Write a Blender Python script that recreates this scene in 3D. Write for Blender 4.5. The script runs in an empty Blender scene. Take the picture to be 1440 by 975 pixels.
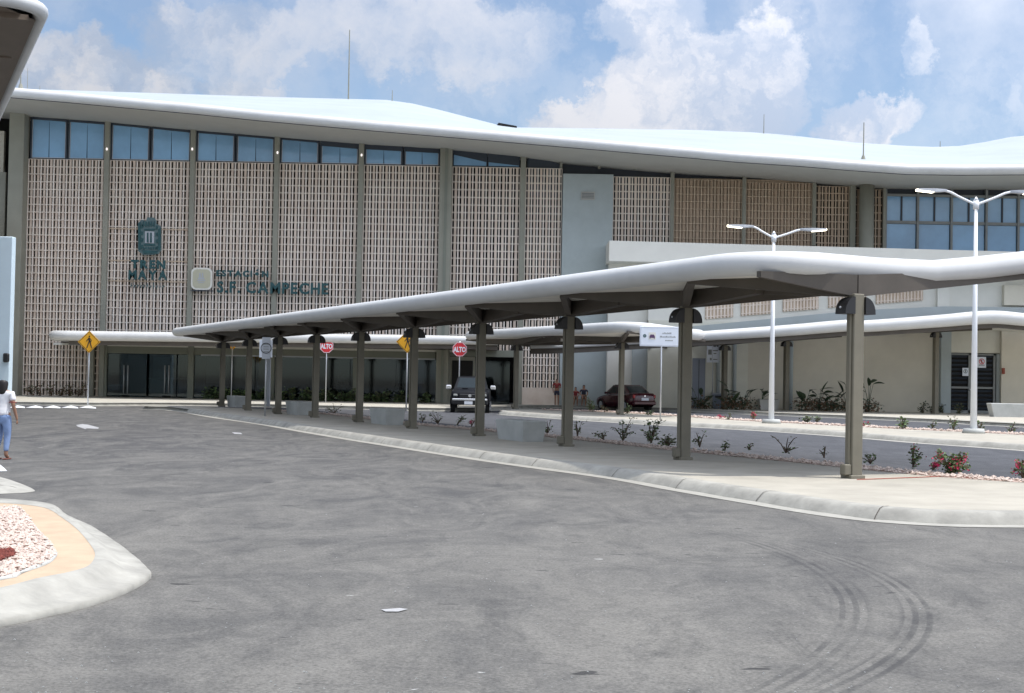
import bpy, bmesh, math, random
from mathutils import Vector, Matrix
random.seed(7)
S = bpy.context.scene
C = S.collection
R = math.radians

# ---------------------------------------------------------------- camera
F_PX, CX, CY, CAM_Z = 2000.0, 720.0, 487.5, 1.7
PITCH, ROLL = R(1.303), 0.0185
FWD = Vector((0, math.cos(PITCH), math.sin(PITCH)))
UP0 = Vector((0, -math.sin(PITCH), math.cos(PITCH)))
RT0 = Vector((1, 0, 0))
RT = RT0*math.cos(ROLL) + UP0*math.sin(ROLL)
UP = UP0*math.cos(ROLL) - RT0*math.sin(ROLL)
cam_d = bpy.data.cameras.new('camera'); cam = bpy.data.objects.new('camera', cam_d); C.objects.link(cam)
cam_d.sensor_width = 36; cam_d.lens = 50; cam_d.clip_start = 0.1; cam_d.clip_end = 3000
m = Matrix.Identity(4)
for i in range(3):
    m[i][0] = RT[i]; m[i][1] = UP[i]; m[i][2] = -FWD[i]
m[2][3] = CAM_Z
cam.matrix_world = m
S.camera = cam
S.render.resolution_x = 1024; S.render.resolution_y = 693

def ray(x, y): return FWD + RT*((x-CX)/F_PX) - UP*((y-CY)/F_PX)
def P(x, y, Y):
    d = ray(x, y); t = Y/d.y
    return Vector((d.x*t, Y, CAM_Z + d.z*t))
def G(x, y, z=0.0):
    d = ray(x, y); t = (z-CAM_Z)/d.z
    return Vector((d.x*t, d.y*t, z))

# ---------------------------------------------------------------- sun, sky
SUN = Vector((0.34, -0.07, 0.93)).normalized()
el = math.asin(SUN.z); az = math.atan2(SUN.x, SUN.y)
sl = bpy.data.lights.new('sun', 'SUN'); sl.energy = 2.0; sl.angle = R(0.5); sl.color = (1.0, 0.955, 0.89)
so = bpy.data.objects.new('sun', sl); C.objects.link(so)
so.rotation_euler = (-SUN).to_track_quat('-Z', 'Y').to_euler()
W = bpy.data.worlds.new('World'); S.world = W; W.use_nodes = True
nt = W.node_tree; nt.nodes.clear(); L = nt.links.new
def N(t, **k):
    n = nt.nodes.new(t)
    for a, b in k.items(): setattr(n, a, b)
    return n
out = N('ShaderNodeOutputWorld'); sky = N('ShaderNodeTexSky', sky_type='NISHITA')
sky.sun_disc = False; sky.sun_elevation = el; sky.sun_rotation = az; sky.air_density = 1.0; sky.dust_density = 0.25; sky.ozone_density = 3.5
bg = N('ShaderNodeBackground'); bg.inputs[1].default_value = 0.070
L(sky.outputs[0], bg.inputs[0])
tc = N('ShaderNodeTexCoord')
def vmath(op, a, b):
    n = N('ShaderNodeVectorMath', operation=op)
    for i, v in enumerate((a, b)):
        if v is None: continue
        if isinstance(v, (tuple, Vector)): n.inputs[i].default_value = tuple(v)
        else: L(v, n.inputs[i])
    return n
def mth(op, a, b=None, clamp=False):
    n = N('ShaderNodeMath', operation=op, use_clamp=clamp)
    for i, v in enumerate((a, b)):
        if v is None: continue
        if isinstance(v, (int, float)): n.inputs[i].default_value = v
        else: L(v, n.inputs[i])
    return n.outputs[0]
def noise(vec, scale, detail=8, rough=.55, dist=0):
    n = N('ShaderNodeTexNoise'); n.inputs['Scale'].default_value = scale; n.inputs['Detail'].default_value = detail
    n.inputs['Roughness'].default_value = rough; n.inputs['Distortion'].default_value = dist
    L(vec, n.inputs['Vector']); return n
dirv = tc.outputs['Generated']
wn = noise(dirv, 15, 12, .66)
wob = vmath('SUBTRACT', wn.outputs['Color'], (0.5, 0.5, 0.5))
wob = vmath('MULTIPLY', wob.outputs[0], (0.10, 0.02, 0.10))
dv = vmath('ADD', dirv, wob.outputs[0])
BL = [(970,125,150,110,1.25),(850,175,130,50,1.0),(1068,95,75,115,1.0),(900,25,110,60,.9),(575,50,260,80,.66),(110,105,190,70,.9),
      (330,50,180,75,.72),(335,120,95,26,.8),(1215,165,90,42,1.0),(1293,60,40,60,.55),(1405,130,60,75,.4),(1440,60,30,60,.3),(680,150,70,30,.3),(745,60,60,60,.35)]
tot = None
for (bx, by, rx, ry, wgt) in BL:
    c = ray(bx, by).normalized()
    d1 = vmath('SUBTRACT', dv.outputs[0], c)
    d2 = vmath('MULTIPLY', d1.outputs[0], (F_PX/rx, 1.5, F_PX/ry))
    ln = N('ShaderNodeVectorMath', operation='LENGTH'); L(d2.outputs[0], ln.inputs[0])
    mr = N('ShaderNodeMapRange', interpolation_type='SMOOTHSTEP'); L(ln.outputs['Value'], mr.inputs[0])
    mr.inputs[1].default_value = 1.02; mr.inputs[2].default_value = 0.62; mr.inputs[3].default_value = 0; mr.inputs[4].default_value = wgt
    tot = mr.outputs[0] if tot is None else mth('MAXIMUM', tot, mr.outputs[0])
# broken cumulus all round the sky, widened outside the part seen from here for more ambient
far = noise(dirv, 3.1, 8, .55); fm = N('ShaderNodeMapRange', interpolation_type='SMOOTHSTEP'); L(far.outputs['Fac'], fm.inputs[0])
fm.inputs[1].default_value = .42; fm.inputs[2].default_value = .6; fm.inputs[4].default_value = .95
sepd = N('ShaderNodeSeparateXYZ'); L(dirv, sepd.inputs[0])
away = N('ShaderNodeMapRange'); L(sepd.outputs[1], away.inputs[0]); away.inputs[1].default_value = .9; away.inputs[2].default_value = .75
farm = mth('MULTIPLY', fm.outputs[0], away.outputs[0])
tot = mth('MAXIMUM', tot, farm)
n2 = noise(dirv, 30, 10, .68)
br = mth('MULTIPLY', mth('SUBTRACT', n2.outputs['Fac'], .5), .9)
den = mth('ADD', tot, mth('MULTIPLY', br, mth('MINIMUM', mth('MULTIPLY', tot, 2.0), 1.0)), clamp=True)
den = mth('MULTIPLY', den, .93)
thr = N('ShaderNodeMapRange'); L(noise(dirv, 7, 8, .62).outputs['Fac'], thr.inputs[0]); thr.inputs[1].default_value = .35; thr.inputs[2].default_value = .7; thr.inputs[3].default_value = .10; thr.inputs[4].default_value = .55
thin = thr.outputs[0]
den = mth('MAXIMUM', den, thin)
sh = noise(dv.outputs[0], 15, 7, .55)
shr = N('ShaderNodeMapRange', interpolation_type='SMOOTHSTEP'); L(sh.outputs['Fac'], shr.inputs[0]); shr.inputs[1].default_value = .40; shr.inputs[2].default_value = .58
mixc = N('ShaderNodeMix', data_type='RGBA'); L(shr.outputs[0], mixc.inputs[0])
mixc.inputs[6].default_value = (.29, .335, .42, 1); mixc.inputs[7].default_value = (.475, .475, .50, 1)
cb = N('ShaderNodeBackground'); cb.inputs[1].default_value = 1.0
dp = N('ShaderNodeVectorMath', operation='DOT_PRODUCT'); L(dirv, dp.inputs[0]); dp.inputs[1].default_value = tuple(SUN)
L(mth('ADD', mth('MULTIPLY', mth('POWER', mth('MAXIMUM', dp.outputs['Value'], 0.0), 1.6), 4.6), .73), cb.inputs[1])  # unseen clouds towards the sun boosted to lift ambient light in the shade
L(mixc.outputs[2], cb.inputs[0])
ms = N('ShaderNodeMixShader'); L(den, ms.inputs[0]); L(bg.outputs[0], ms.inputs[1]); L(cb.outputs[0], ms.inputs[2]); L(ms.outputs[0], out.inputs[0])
S.view_settings.view_transform = 'Standard'; S.view_settings.look = 'None'; S.view_settings.exposure = 1.0; S.view_settings.gamma = 1
S.render.engine = 'CYCLES'

# ---------------------------------------------------------------- materials
def M(name, col, rough=.7, var=.12, scale=2.0, bump=.0, bscale=30, metal=0, spec=.5, col2=None, stretch=(1,1,1), coat=0):
    mt = bpy.data.materials.new(name); mt.use_nodes = True
    t = mt.node_tree; b = t.nodes['Principled BSDF']; l = t.links.new
    b.inputs['Roughness'].default_value = rough; b.inputs['Metallic'].default_value = metal
    b.inputs['Specular IOR Level'].default_value = spec; b.inputs['Coat Weight'].default_value = coat
    co = t.nodes.new('ShaderNodeTexCoord'); mp = t.nodes.new('ShaderNodeMapping'); mp.inputs['Scale'].default_value = stretch
    l(co.outputs['Object'], mp.inputs[0])
    n = t.nodes.new('ShaderNodeTexNoise'); n.inputs['Scale'].default_value = scale; n.inputs['Detail'].default_value = 7; n.inputs['Roughness'].default_value = .62
    l(mp.outputs[0], n.inputs['Vector'])
    mr = t.nodes.new('ShaderNodeMapRange'); l(n.outputs['Fac'], mr.inputs[0]); mr.inputs[1].default_value = .3; mr.inputs[2].default_value = .7
    mx = t.nodes.new('ShaderNodeMix'); mx.data_type = 'RGBA'; l(mr.outputs[0], mx.inputs[0])
    c2 = col2 or tuple(min(1, c*(1+var)) for c in col); c1 = col if col2 else tuple(c*(1-var) for c in col)
    mx.inputs[6].default_value = (*c1, 1); mx.inputs[7].default_value = (*c2, 1)
    l(mx.outputs[2], b.inputs['Base Color'])
    if bump:
        nb = t.nodes.new('ShaderNodeTexNoise'); nb.inputs['Scale'].default_value = bscale; nb.inputs['Detail'].default_value = 5
        l(mp.outputs[0], nb.inputs['Vector'])
        bu = t.nodes.new('ShaderNodeBump'); bu.inputs['Strength'].default_value = bump; bu.inputs['Distance'].default_value = .02
        l(nb.outputs['Fac'], bu.inputs['Height']); l(bu.outputs[0], b.inputs['Normal'])
    return mt
MT = dict(
 roof=M('white_roof', (.335,.375,.395), .55, .08, .22), tube=M('white_metal_edge', (.54,.545,.54), .45, .06, 1.2),
 soffit=M('pale_soffit', (.44,.43,.39), .8, .05, .6), beam=M('dark_brown_beam', (.085,.073,.06), .7, .15, 1.5), hbeam=M('warm_brown_soffit', (.17,.135,.105), .7, .12, .6), ceil=M('canopy_ceiling', (.74,.72,.66), .8, .08, 2),
 col=M('grey_green_column_paint', (.165,.150,.112), .65, .10, 3, .1, 60), pil=M('grey_green_pilaster', (.27,.265,.215), .7, .08, .8),
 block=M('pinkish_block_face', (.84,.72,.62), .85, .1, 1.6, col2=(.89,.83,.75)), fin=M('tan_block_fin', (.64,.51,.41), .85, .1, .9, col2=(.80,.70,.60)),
 blockt=M('tan_shaded_block', (.56,.44,.32), .85, .14, 1.4), rail=M('tan_block_joint', (.78,.69,.60), .85, .1, .9), finb=M('brown_shaded_fin', (.44,.33,.235), .85, .15, .8), dark=M('dark_interior', (.012,.011,.010), .9, .2, 1),  # tan and brown copies carry the shade of the upper right screens
 dframe=M('dark_window_frame', (.035,.045,.06), .5, .1, 2), gframe=M('grey_aluminium_frame', (.22,.23,.22), .45, .08, 2),
 bwin=M('painted_sky_glass', (.20,.38,.57), .10, .22, .22, spec=.9), tealw=M('pale_teal_render', (.40,.445,.44), .85, .05, 1.5, .15, 40),  # blue base and mottling paint the reflected sky into the panes
 cream=M('cream_render', (.67,.65,.55), .85, .05, 1.2, .15, 40), beige=M('beige_render', (.63,.585,.48), .88, .06, .7, .2, 35),
 whitew=M('off_white_render', (.72,.70,.63), .85, .04, 1), greyw=M('grey_band_paint', (.38,.41,.40), .8, .05, 1),
 header=M('olive_header_band', (.20,.21,.17), .7, .06, .8), conc=M('bench_concrete', (.42,.43,.41), .85, .12, 2.2, .2, 25),
 pave=M('concrete_pavement', (.355,.33,.275), .9, .14, 1.1, .25, 60), kerb=M('kerb_concrete', (.31,.30,.265), .9, .24, 2.2, .35, 14),
 gutter=M('gutter_concrete', (.31,.30,.265), .9, .13, 3), tan=M('tan_screed', (.43,.325,.225), .95, .12, 2.5, .3, 60), sand=M('sandy_concrete', (.40,.375,.315), .95, .13, .9, .25, 60),
 black=M('black_plastic', (.012,.012,.013), .4, .2, 5), white=M('white_paint', (.78,.80,.82), .4, .03, 2), lampgrey=M('lamp_grey', (.42,.44,.47), .45, .05, 3),
 galv=M('galvanised_steel', (.50,.51,.52), .4, .1, 6, metal=.4), signwhite=M('sign_white', (.74,.78,.84), .45, .04, 3), red=M('sign_red', (.62,.03,.04), .45, .05, 4),
 yellow=M('sign_yellow', (.85,.42,.02), .45, .05, 4), ink=M('sign_black', (.02,.018,.02), .6, .1, 5), teal=M('dark_teal_letter', (.018,.075,.08), .5, .15, 2),
 tealside=M('teal_relief', (.095,.15,.155), .5, .15, 2), sigbeige=M('sign_olive_beige', (.48,.46,.34), .6, .04, 2), violet=M('sign_purple_ink', (.10,.05,.12), .6, .05, 4),
 bark=M('brown_stem', (.11,.075,.05), .9, .2, 9), leaf=M('green_leaf', (.07,.12,.035), .6, .4, 5, col2=(.13,.20,.07)), dleaf=M('dark_leaf', (.018,.035,.018), .45, .4, 3, col2=(.05,.075,.03)),
 oleaf=M('olive_leaf', (.10,.11,.05), .6, .3, 4), flower=M('magenta_bract', (.55,.03,.10), .6, .3, 9), dry=M('dry_plant', (.16,.09,.05), .8, .3, 5),
 pebble=M('pale_pink_pebble', (.46,.36,.30), .9, .25, 30, col2=(.60,.51,.45)), gbed=M('pink_gravel_bed', (.42,.31,.26), .95, .25, 40), mulch=M('red_brown_mulch', (.14,.03,.02), .9, .4, 20),
 skin=M('warm_skin', (.30,.16,.10), .6, .08, 8), hair=M('black_hair', (.012,.009,.008), .5, .3, 30), shirt=M('white_tshirt', (.72,.71,.72), .9, .05, 8, .3, 15), trim=M('dark_red_trim', (.20,.03,.03), .8),
 jeans=M('light_blue_denim', (.20,.28,.46), .9, .16, 9, .3, 25), sandal=M('brown_sandal', (.14,.045,.03), .7), dblue=M('dark_cloth', (.03,.03,.05), .9), redcloth=M('red_cloth', (.22,.03,.03), .9),
 carblack=M('black_car_paint', (.005,.006,.009), .45, .1, 3, spec=.12), carred=M('dark_red_car_paint', (.055,.004,.010), .25, .1, 3, coat=.35), carglass=M('car_glass', (.012,.02,.024), .15, .1, 2, spec=.2),
 rubber=M('tyre_rubber', (.015,.015,.015), .85, .2, 9), chrome=M('bright_chrome', (.75,.75,.76), .2, .05, 3, metal=.8), tail=M('tail_light_red', (.35,.02,.02), .25, .1, 5),
 plate=M('number_plate', (.70,.72,.75), .5, .05, 20), doorgrey=M('grey_blue_door', (.23,.25,.29), .6, .05, 2), bin=M('grey_litter_bin', (.22,.25,.30), .6, .1, 3),
 orange=M('orange_paint', (.30,.08,.05), .8, .2, 20), soil=M('brown_soil', (.10,.075,.05), .95, .3, 12), floor=M('lobby_floor', (.10,.10,.10), .35, .1, 1), inner=M('lobby_wall', (.11,.13,.14), .9, .2, .5),
 paleblue=M('pale_blue_panel', (.55,.66,.72), .6, .04, .8), rib=M('roof_fastener', (.45,.5,.52), .5), cream2=M('cream_planter', (.58,.57,.52), .85, .05, 3), arrow=M('worn_road_paint', (.20,.20,.20), .9, .35, 5, col2=(.46,.46,.46)),
)
def emis(name, col, st):
    mt = bpy.data.materials.new(name); mt.use_nodes = True; b = mt.node_tree.nodes['Principled BSDF']
    b.inputs['Base Color'].default_value = (*col, 1); b.inputs['Emission Color'].default_value = (*col, 1); b.inputs['Emission Strength'].default_value = st
    return mt
MT['lit'] = emis('lit_lamp', (1, .93, .72), 3.0); MT['litspot'] = emis('lit_spot', (1, .92, .9), .45)
def glassmat():
    mt = bpy.data.materials.new('lobby_glass'); mt.use_nodes = True; t = mt.node_tree; t.nodes.clear(); l = t.links.new
    o = t.nodes.new('ShaderNodeOutputMaterial'); tr = t.nodes.new('ShaderNodeBsdfTransparent'); tr.inputs[0].default_value = (.42,.50,.53,1)
    g = t.nodes.new('ShaderNodeBsdfGlossy'); g.inputs[0].default_value = (.75,.85,.9,1); g.inputs['Roughness'].default_value = .04
    fr = t.nodes.new('ShaderNodeFresnel'); fr.inputs[0].default_value = 1.6
    mx = t.nodes.new('ShaderNodeMixShader'); l(fr.outputs[0], mx.inputs[0]); l(tr.outputs[0], mx.inputs[1]); l(g.outputs[0], mx.inputs[2]); l(mx.outputs[0], o.inputs[0])
    return mt
MT['glass'] = glassmat()
def asphalt(name, base, dust, marks):
    mt = bpy.data.materials.new(name); mt.use_nodes = True; t = mt.node_tree; b = t.nodes['Principled BSDF']; l = t.links.new
    b.inputs['Roughness'].default_value = .88; b.inputs['Specular IOR Level'].default_value = .35
    co = t.nodes.new('ShaderNodeTexCoord')
    def nz(sc, det, ro, st=(1,1,1), rot=0, dist=0):
        mp = t.nodes.new('ShaderNodeMapping'); mp.inputs['Scale'].default_value = st; mp.inputs['Rotation'].default_value = (0,0,rot); l(co.outputs['Object'], mp.inputs[0])
        n = t.nodes.new('ShaderNodeTexNoise'); n.inputs['Scale'].default_value = sc; n.inputs['Detail'].default_value = det; n.inputs['Roughness'].default_value = ro; n.inputs['Distortion'].default_value = dist
        l(mp.outputs[0], n.inputs['Vector']); return n.outputs['Fac']
    def rng(v, a, b_, c=0, d=1):
        r = t.nodes.new('ShaderNodeMapRange'); l(v, r.inputs[0])
        for i, q in enumerate((a, b_, c, d)): r.inputs[i+1].default_value = q
        return r.outputs[0]
    def ma(op, a, b_=None, c=None):
        n = t.nodes.new('ShaderNodeMath'); n.operation = op
        for i, v in enumerate((a, b_, c)):
            if v is None: continue
            if isinstance(v, (int, float)): n.inputs[i].default_value = v
            else: l(v, n.inputs[i])
        return n.outputs[0]
    def mix(f, a, b_):
        n = t.nodes.new('ShaderNodeMix'); n.data_type = 'RGBA'; l(f, n.inputs[0]) if not isinstance(f, float) else None
        for i, v in ((6, a), (7, b_)):
            if isinstance(v, tuple): n.inputs[i].default_value = (*v, 1)
            else: l(v, n.inputs[i])
        return n.outputs[2]
    big = rng(nz(.16, 7, .68, (1.2, .7, 1), .4, 1.6), .40, .60)
    streak = rng(nz(.6, 7, .72, (1.3, .55, 1), .5, 2.2), .38, .7)
    fine = rng(ma('ADD', ma('MULTIPLY', nz(38, 3, .75), .65), ma('MULTIPLY', nz(9, 6, .8), .35)), .34, .66)
    sp0 = t.nodes.new('ShaderNodeSeparateXYZ'); l(co.outputs['Object'], sp0.inputs[0])
    worn = rng(sp0.outputs[1], 30, 8, .25, 1.0)
    big = ma('MULTIPLY', ma('ADD', ma('MULTIPLY', big, .6), .4), worn)
    c = mix(big, base, dust)
    c = mix(ma('MULTIPLY', streak, .6), c, tuple(q*1.35 for q in dust))
    dark = rng(nz(.7, 6, .75, (1.2, .6, 1), .45, 1.5), .53, .66)
    c = mix(ma('MULTIPLY', dark, .42), c, tuple(q*.7 for q in base))
    spots = rng(nz(2.3, 3, .6, (.7, 1.6, 1), .1), .69, .71)
    c = mix(ma('MULTIPLY', spots, .8), c, tuple(q*.35 for q in base))
    ws = rng(nz(3.1, 2, .5, (.8, 1.8, 1), 1.1), .775, .785)
    c = mix(ma('MULTIPLY', ws, .8), c, (.42,.42,.40))
    v = mix(fine, tuple([.50]*3), tuple([1.5]*3))
    mm = t.nodes.new('ShaderNodeMix'); mm.data_type = 'RGBA'; mm.blend_type = 'MULTIPLY'; mm.inputs[0].default_value = 1; l(c, mm.inputs[6]); l(v, mm.inputs[7]); c = mm.outputs[2]
    sp = t.nodes.new('ShaderNodeSeparateXYZ'); l(co.outputs['Object'], sp.inputs[0])
    for (mx_, my_, rad, wid, fr, th0, th1, amt) in marks:
        dx = ma('SUBTRACT', sp.outputs[0], mx_); dy = ma('SUBTRACT', sp.outputs[1], my_)
        d = ma('SQRT', ma('ADD', ma('MULTIPLY', dx, dx), ma('MULTIPLY', dy, dy)))
        band = rng(ma('ABSOLUTE', ma('SUBTRACT', d, rad)), wid, wid*.6)
        st = rng(ma('SINE', ma('MULTIPLY', d, fr)), -.2, .5)
        ang = ma('ARCTAN2', dy, dx)
        aw = ma('MULTIPLY', rng(ang, th0, th0+.35), rng(ang, th1, th1-.35))
        br_ = rng(nz(1.5, 4, .6), .3, .6)
        f = ma('MULTIPLY', ma('MULTIPLY', band, st), ma('MULTIPLY', aw, ma('MULTIPLY', br_, amt)))
        c = mix(f, c, tuple(q*.62 for q in base))
    l(c, b.inputs['Base Color'])
    bu = t.nodes.new('ShaderNodeBump'); bu.inputs['Strength'].default_value = .35; bu.inputs['Distance'].default_value = .01
    l(nz(70, 4, .7), bu.inputs['Height']); l(bu.outputs[0], b.inputs['Normal'])
    return mt

# ---------------------------------------------------------------- mesh helpers
class MB:
    def __init__(s): s.v = []; s.f = []; s.m = []
    def add(s, vs, fs, mi=0):
        o = len(s.v); s.v += [tuple(v) for v in vs]
        for f in fs: s.f.append(tuple(i+o for i in f)); s.m.append(mi)
        return s
    def hexa(s, p, mi=0):   # p: 4 bottom, 4 top
        return s.add(p, [(3,2,1,0),(4,5,6,7),(0,1,5,4),(1,2,6,5),(2,3,7,6),(3,0,4,7)], mi)
    def box(s, x0, x1, y0, y1, z0, z1, mi=0):
        return s.hexa([(x0,y0,z0),(x1,y0,z0),(x1,y1,z0),(x0,y1,z0),(x0,y0,z1),(x1,y0,z1),(x1,y1,z1),(x0,y1,z1)], mi)
    def bevbox(s, x0, x1, y0, y1, z0, z1, b=.02, mi=0):
        vs = []
        for (z, i) in ((z0, b), (z0+b, 0), (z1-b, 0), (z1, b)):
            k = b if i == 0 else b
            for (x, y) in ((x0+i, y0+b+i*0), (x0+b, y0+i), (x1-b, y0+i), (x1-i, y0+b), (x1-i, y1-b), (x1-b, y1-i), (x0+b, y1-i), (x0+i, y1-b)): vs.append((x, y, z))
        fs = [tuple(range(7, -1, -1)), tuple(range(24, 32))]
        for r in range(3):
            for i in range(8): fs.append((r*8+i, r*8+(i+1) % 8, r*8+8+(i+1) % 8, r*8+8+i))
        return s.add(vs, fs, mi)
    def beam(s, a, b, w, h0, h1=None, mi=0):    # top edge a->b, width w, depth h0 at a and h1 at b
        a = Vector(a); b = Vector(b); h1 = h0 if h1 is None else h1
        d = (b-a); n = Vector((-d.y, d.x, 0)); n = n.normalized()*w/2 if n.length > 1e-6 else Vector((w/2, 0, 0))
        z = Vector((0, 0, 1))
        return s.hexa([a-n-z*h0, b-n-z*h1, b+n-z*h1, a+n-z*h0, a-n, b-n, b+n, a+n], mi)
    def cyl(s, a, b, r0, r1=None, n=10, mi=0, caps=True):
        a = Vector(a); b = Vector(b); r1 = r0 if r1 is None else r1
        q = (b-a).to_track_quat('Z', 'Y'); vs = []
        for c, r in ((a, r0), (b, r1)):
            for i in range(n):
                t = 2*math.pi*i/n; vs.append(c + q @ Vector((r*math.cos(t), r*math.sin(t), 0)))
        fs = [(i, (i+1) % n, n+(i+1) % n, n+i) for i in range(n)]
        if caps: fs += [tuple(range(n-1, -1, -1)), tuple(range(n, 2*n))]
        return s.add(vs, fs, mi)
    def tube(s, pts, r, n=8, mi=0, closed=False):
        pts = [Vector(p) for p in pts]; k = len(pts); rs = r if isinstance(r, (list, tuple)) else [r]*k; vs = []
        for i, p in enumerate(pts):
            a = pts[i-1] if (i > 0 or closed) else p; b = pts[(i+1) % k] if (i < k-1 or closed) else p
            d = (b-a).normalized(); up = Vector((0,0,1)) if abs(d.z) < .9 else Vector((0,1,0))
            x = d.cross(up).normalized(); y = x.cross(d).normalized()
            for j in range(n):
                t = 2*math.pi*j/n; vs.append(p + x*rs[i]*math.cos(t) + y*rs[i]*math.sin(t))
        fs = []
        for i in range(k if closed else k-1):
            for j in range(n):
                a = i*n; b = ((i+1) % k)*n; fs.append((a+j, a+(j+1) % n, b+(j+1) % n, b+j))
        if not closed: fs += [tuple(range(n-1, -1, -1)), tuple(range((k-1)*n, k*n))]
        return s.add(vs, fs, mi)
    def prism(s, poly, z0, z1, mi=0):
        n = len(poly); vs = [(p[0], p[1], z0) for p in poly] + [(p[0], p[1], z1) for p in poly]
        return s.add(vs, [tuple(range(n-1, -1, -1)), tuple(range(n, 2*n))] + [(i, (i+1) % n, n+(i+1) % n, n+i) for i in range(n)], mi)
    def ex(s, poly, Y0, Y1, mi=0):   # polygon in XZ extruded along Y
        n = len(poly); vs = [(p[0], Y0, p[1]) for p in poly] + [(p[0], Y1, p[1]) for p in poly]
        return s.add(vs, [tuple(range(n)), tuple(range(2*n-1, n-1, -1))] + [(i, n+i, n+(i+1) % n, (i+1) % n) for i in range(n)], mi)
    def ball(s, c, rx, ry, rz, n=8, k=5, mi=0):
        vs = [(c[0], c[1], c[2]-rz)]
        for i in range(1, k):
            a = -math.pi/2+math.pi*i/k
            for j in range(n):
                t = 2*math.pi*j/n; vs.append((c[0]+rx*math.cos(a)*math.cos(t), c[1]+ry*math.cos(a)*math.sin(t), c[2]+rz*math.sin(a)))
        vs.append((c[0], c[1], c[2]+rz)); e = len(vs)-1; fs = []
        for j in range(n): fs.append((0, 1+(j+1) % n, 1+j)); fs.append((e, 1+(k-2)*n+j, 1+(k-2)*n+(j+1) % n))
        for i in range(k-2):
            for j in range(n): a = 1+i*n; fs.append((a+j, a+(j+1) % n, a+n+(j+1) % n, a+n+j))
        return s.add(vs, fs, mi)
    def mesh(s, name, mats, smooth=False):
        me = bpy.data.meshes.new(name); me.from_pydata(s.v, [], s.f)
        for q in (mats if isinstance(mats, (list, tuple)) else [mats]): me.materials.append(MT[q] if isinstance(q, str) else q)
        me.polygons.foreach_set('material_index', s.m)
        if smooth: me.polygons.foreach_set('use_smooth', [True]*len(s.f))
        me.update(); return me
    def obj(s, name, mats, parent=None, smooth=False, fix=True, loc=None):
        me = s.mesh(name, mats, smooth)
        if fix:
            bm = bmesh.new(); bm.from_mesh(me); bmesh.ops.recalc_face_normals(bm, faces=bm.faces); bm.to_mesh(me); bm.free()
        return inst(name, me, parent, loc)
def inst(name, me, parent=None, loc=None, rot=None):
    o = bpy.data.objects.new(name, me); C.objects.link(o)
    if parent: o.parent = parent
    if loc is not None: o.location = loc
    if rot is not None: o.rotation_euler = rot
    return o
def thing(name, label, cat, loc=(0,0,0), rz=0, group=None):
    o = bpy.data.objects.new(name, None); C.objects.link(o); o.location = loc; o.rotation_euler = (0,0,rz)
    return tag(o, label, cat, group)
def tag(o, label=None, cat=None, group=None, kind=None):
    for k, v in (('label', label), ('category', cat), ('group', group), ('kind', kind)):
        if v: o[k] = v
    return o
def clone(root, loc=None, rz=None, label=None, group=None, kids={}):
    def rec(o, par):
        c = o.copy(); C.objects.link(c); c.parent = par
        for ch in KIDS(o): rec(ch, c)
        return c
    c = rec(root, None)
    if loc is not None: c.location = loc
    if rz is not None: c.rotation_euler = (c.rotation_euler[0], c.rotation_euler[1], rz)
    if label: c['label'] = label
    if group: c['group'] = group
    return c
def KIDS(o): return [x for x in o.children]
def lerp_path(pts, x):
    if x <= pts[0][0]: a, b = pts[0], pts[1]
    elif x >= pts[-1][0]: a, b = pts[-2], pts[-1]
    else:
        for a, b in zip(pts, pts[1:]):
            if a[0] <= x <= b[0]: break
    return a[1] + (b[1]-a[1])*(x-a[0])/(b[0]-a[0])
def textmesh(body, size, depth, off=0.0, sx=1.0, align='LEFT'):
    cu = bpy.data.curves.new('t', 'FONT'); cu.body = body; cu.size = size; cu.extrude = depth; cu.offset = off; cu.align_x = align; cu.resolution_u = 3
    o = bpy.data.objects.new('t', cu); C.objects.link(o); dg = bpy.context.evaluated_depsgraph_get(); dg.update()
    me = bpy.data.meshes.new_from_object(o.evaluated_get(dg)); bpy.data.objects.remove(o)
    for v in me.vertices: v.co = (v.co.x*sx, -v.co.z, v.co.y)
    return me
def textpart(name, body, size, mat, parent, loc, depth=.01, off=0, sx=1., align='LEFT', rz=0):
    me = textmesh(body, size, depth, off, sx, align); me.materials.clear(); me.materials.append(MT[mat])
    return inst(name, me, parent, loc, (0,0,rz))

# ---------------------------------------------------------------- ground, roads, pavements
def cr(pts, n=6):
    q = [pts[0]]+list(pts)+[pts[-1]]; o = []
    for i in range(1, len(q)-2):
        a, b, c, d = [Vector(p) for p in q[i-1:i+3]]
        for k in range(n):
            t = k/n; o.append(.5*((2*b)+(c-a)*t+(2*a-5*b+4*c-d)*t*t+(3*b-a-3*c+d)*t**3))
    o.append(Vector(pts[-1])); return o
def gpts(l, z=0): return [Vector((G(x, y, z).x, G(x, y, z).y, 0)) for x, y in l]
def sheet(name, poly, z, mat, kind='structure'):
    bm = bmesh.new(); vs = [bm.verts.new((p[0], p[1], z)) for p in poly]; f = bm.faces.new(vs)
    if f.normal.z < 0: f.normal_flip()
    f.normal_update()
    if f.normal.z < 0: f.normal_flip()
    bmesh.ops.triangulate(bm, faces=bm.faces)
    me = bpy.data.meshes.new(name); bm.to_mesh(me); bm.free(); me.materials.append(MT[mat] if isinstance(mat, str) else mat)
    return tag(inst(name, me), kind=kind)
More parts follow.
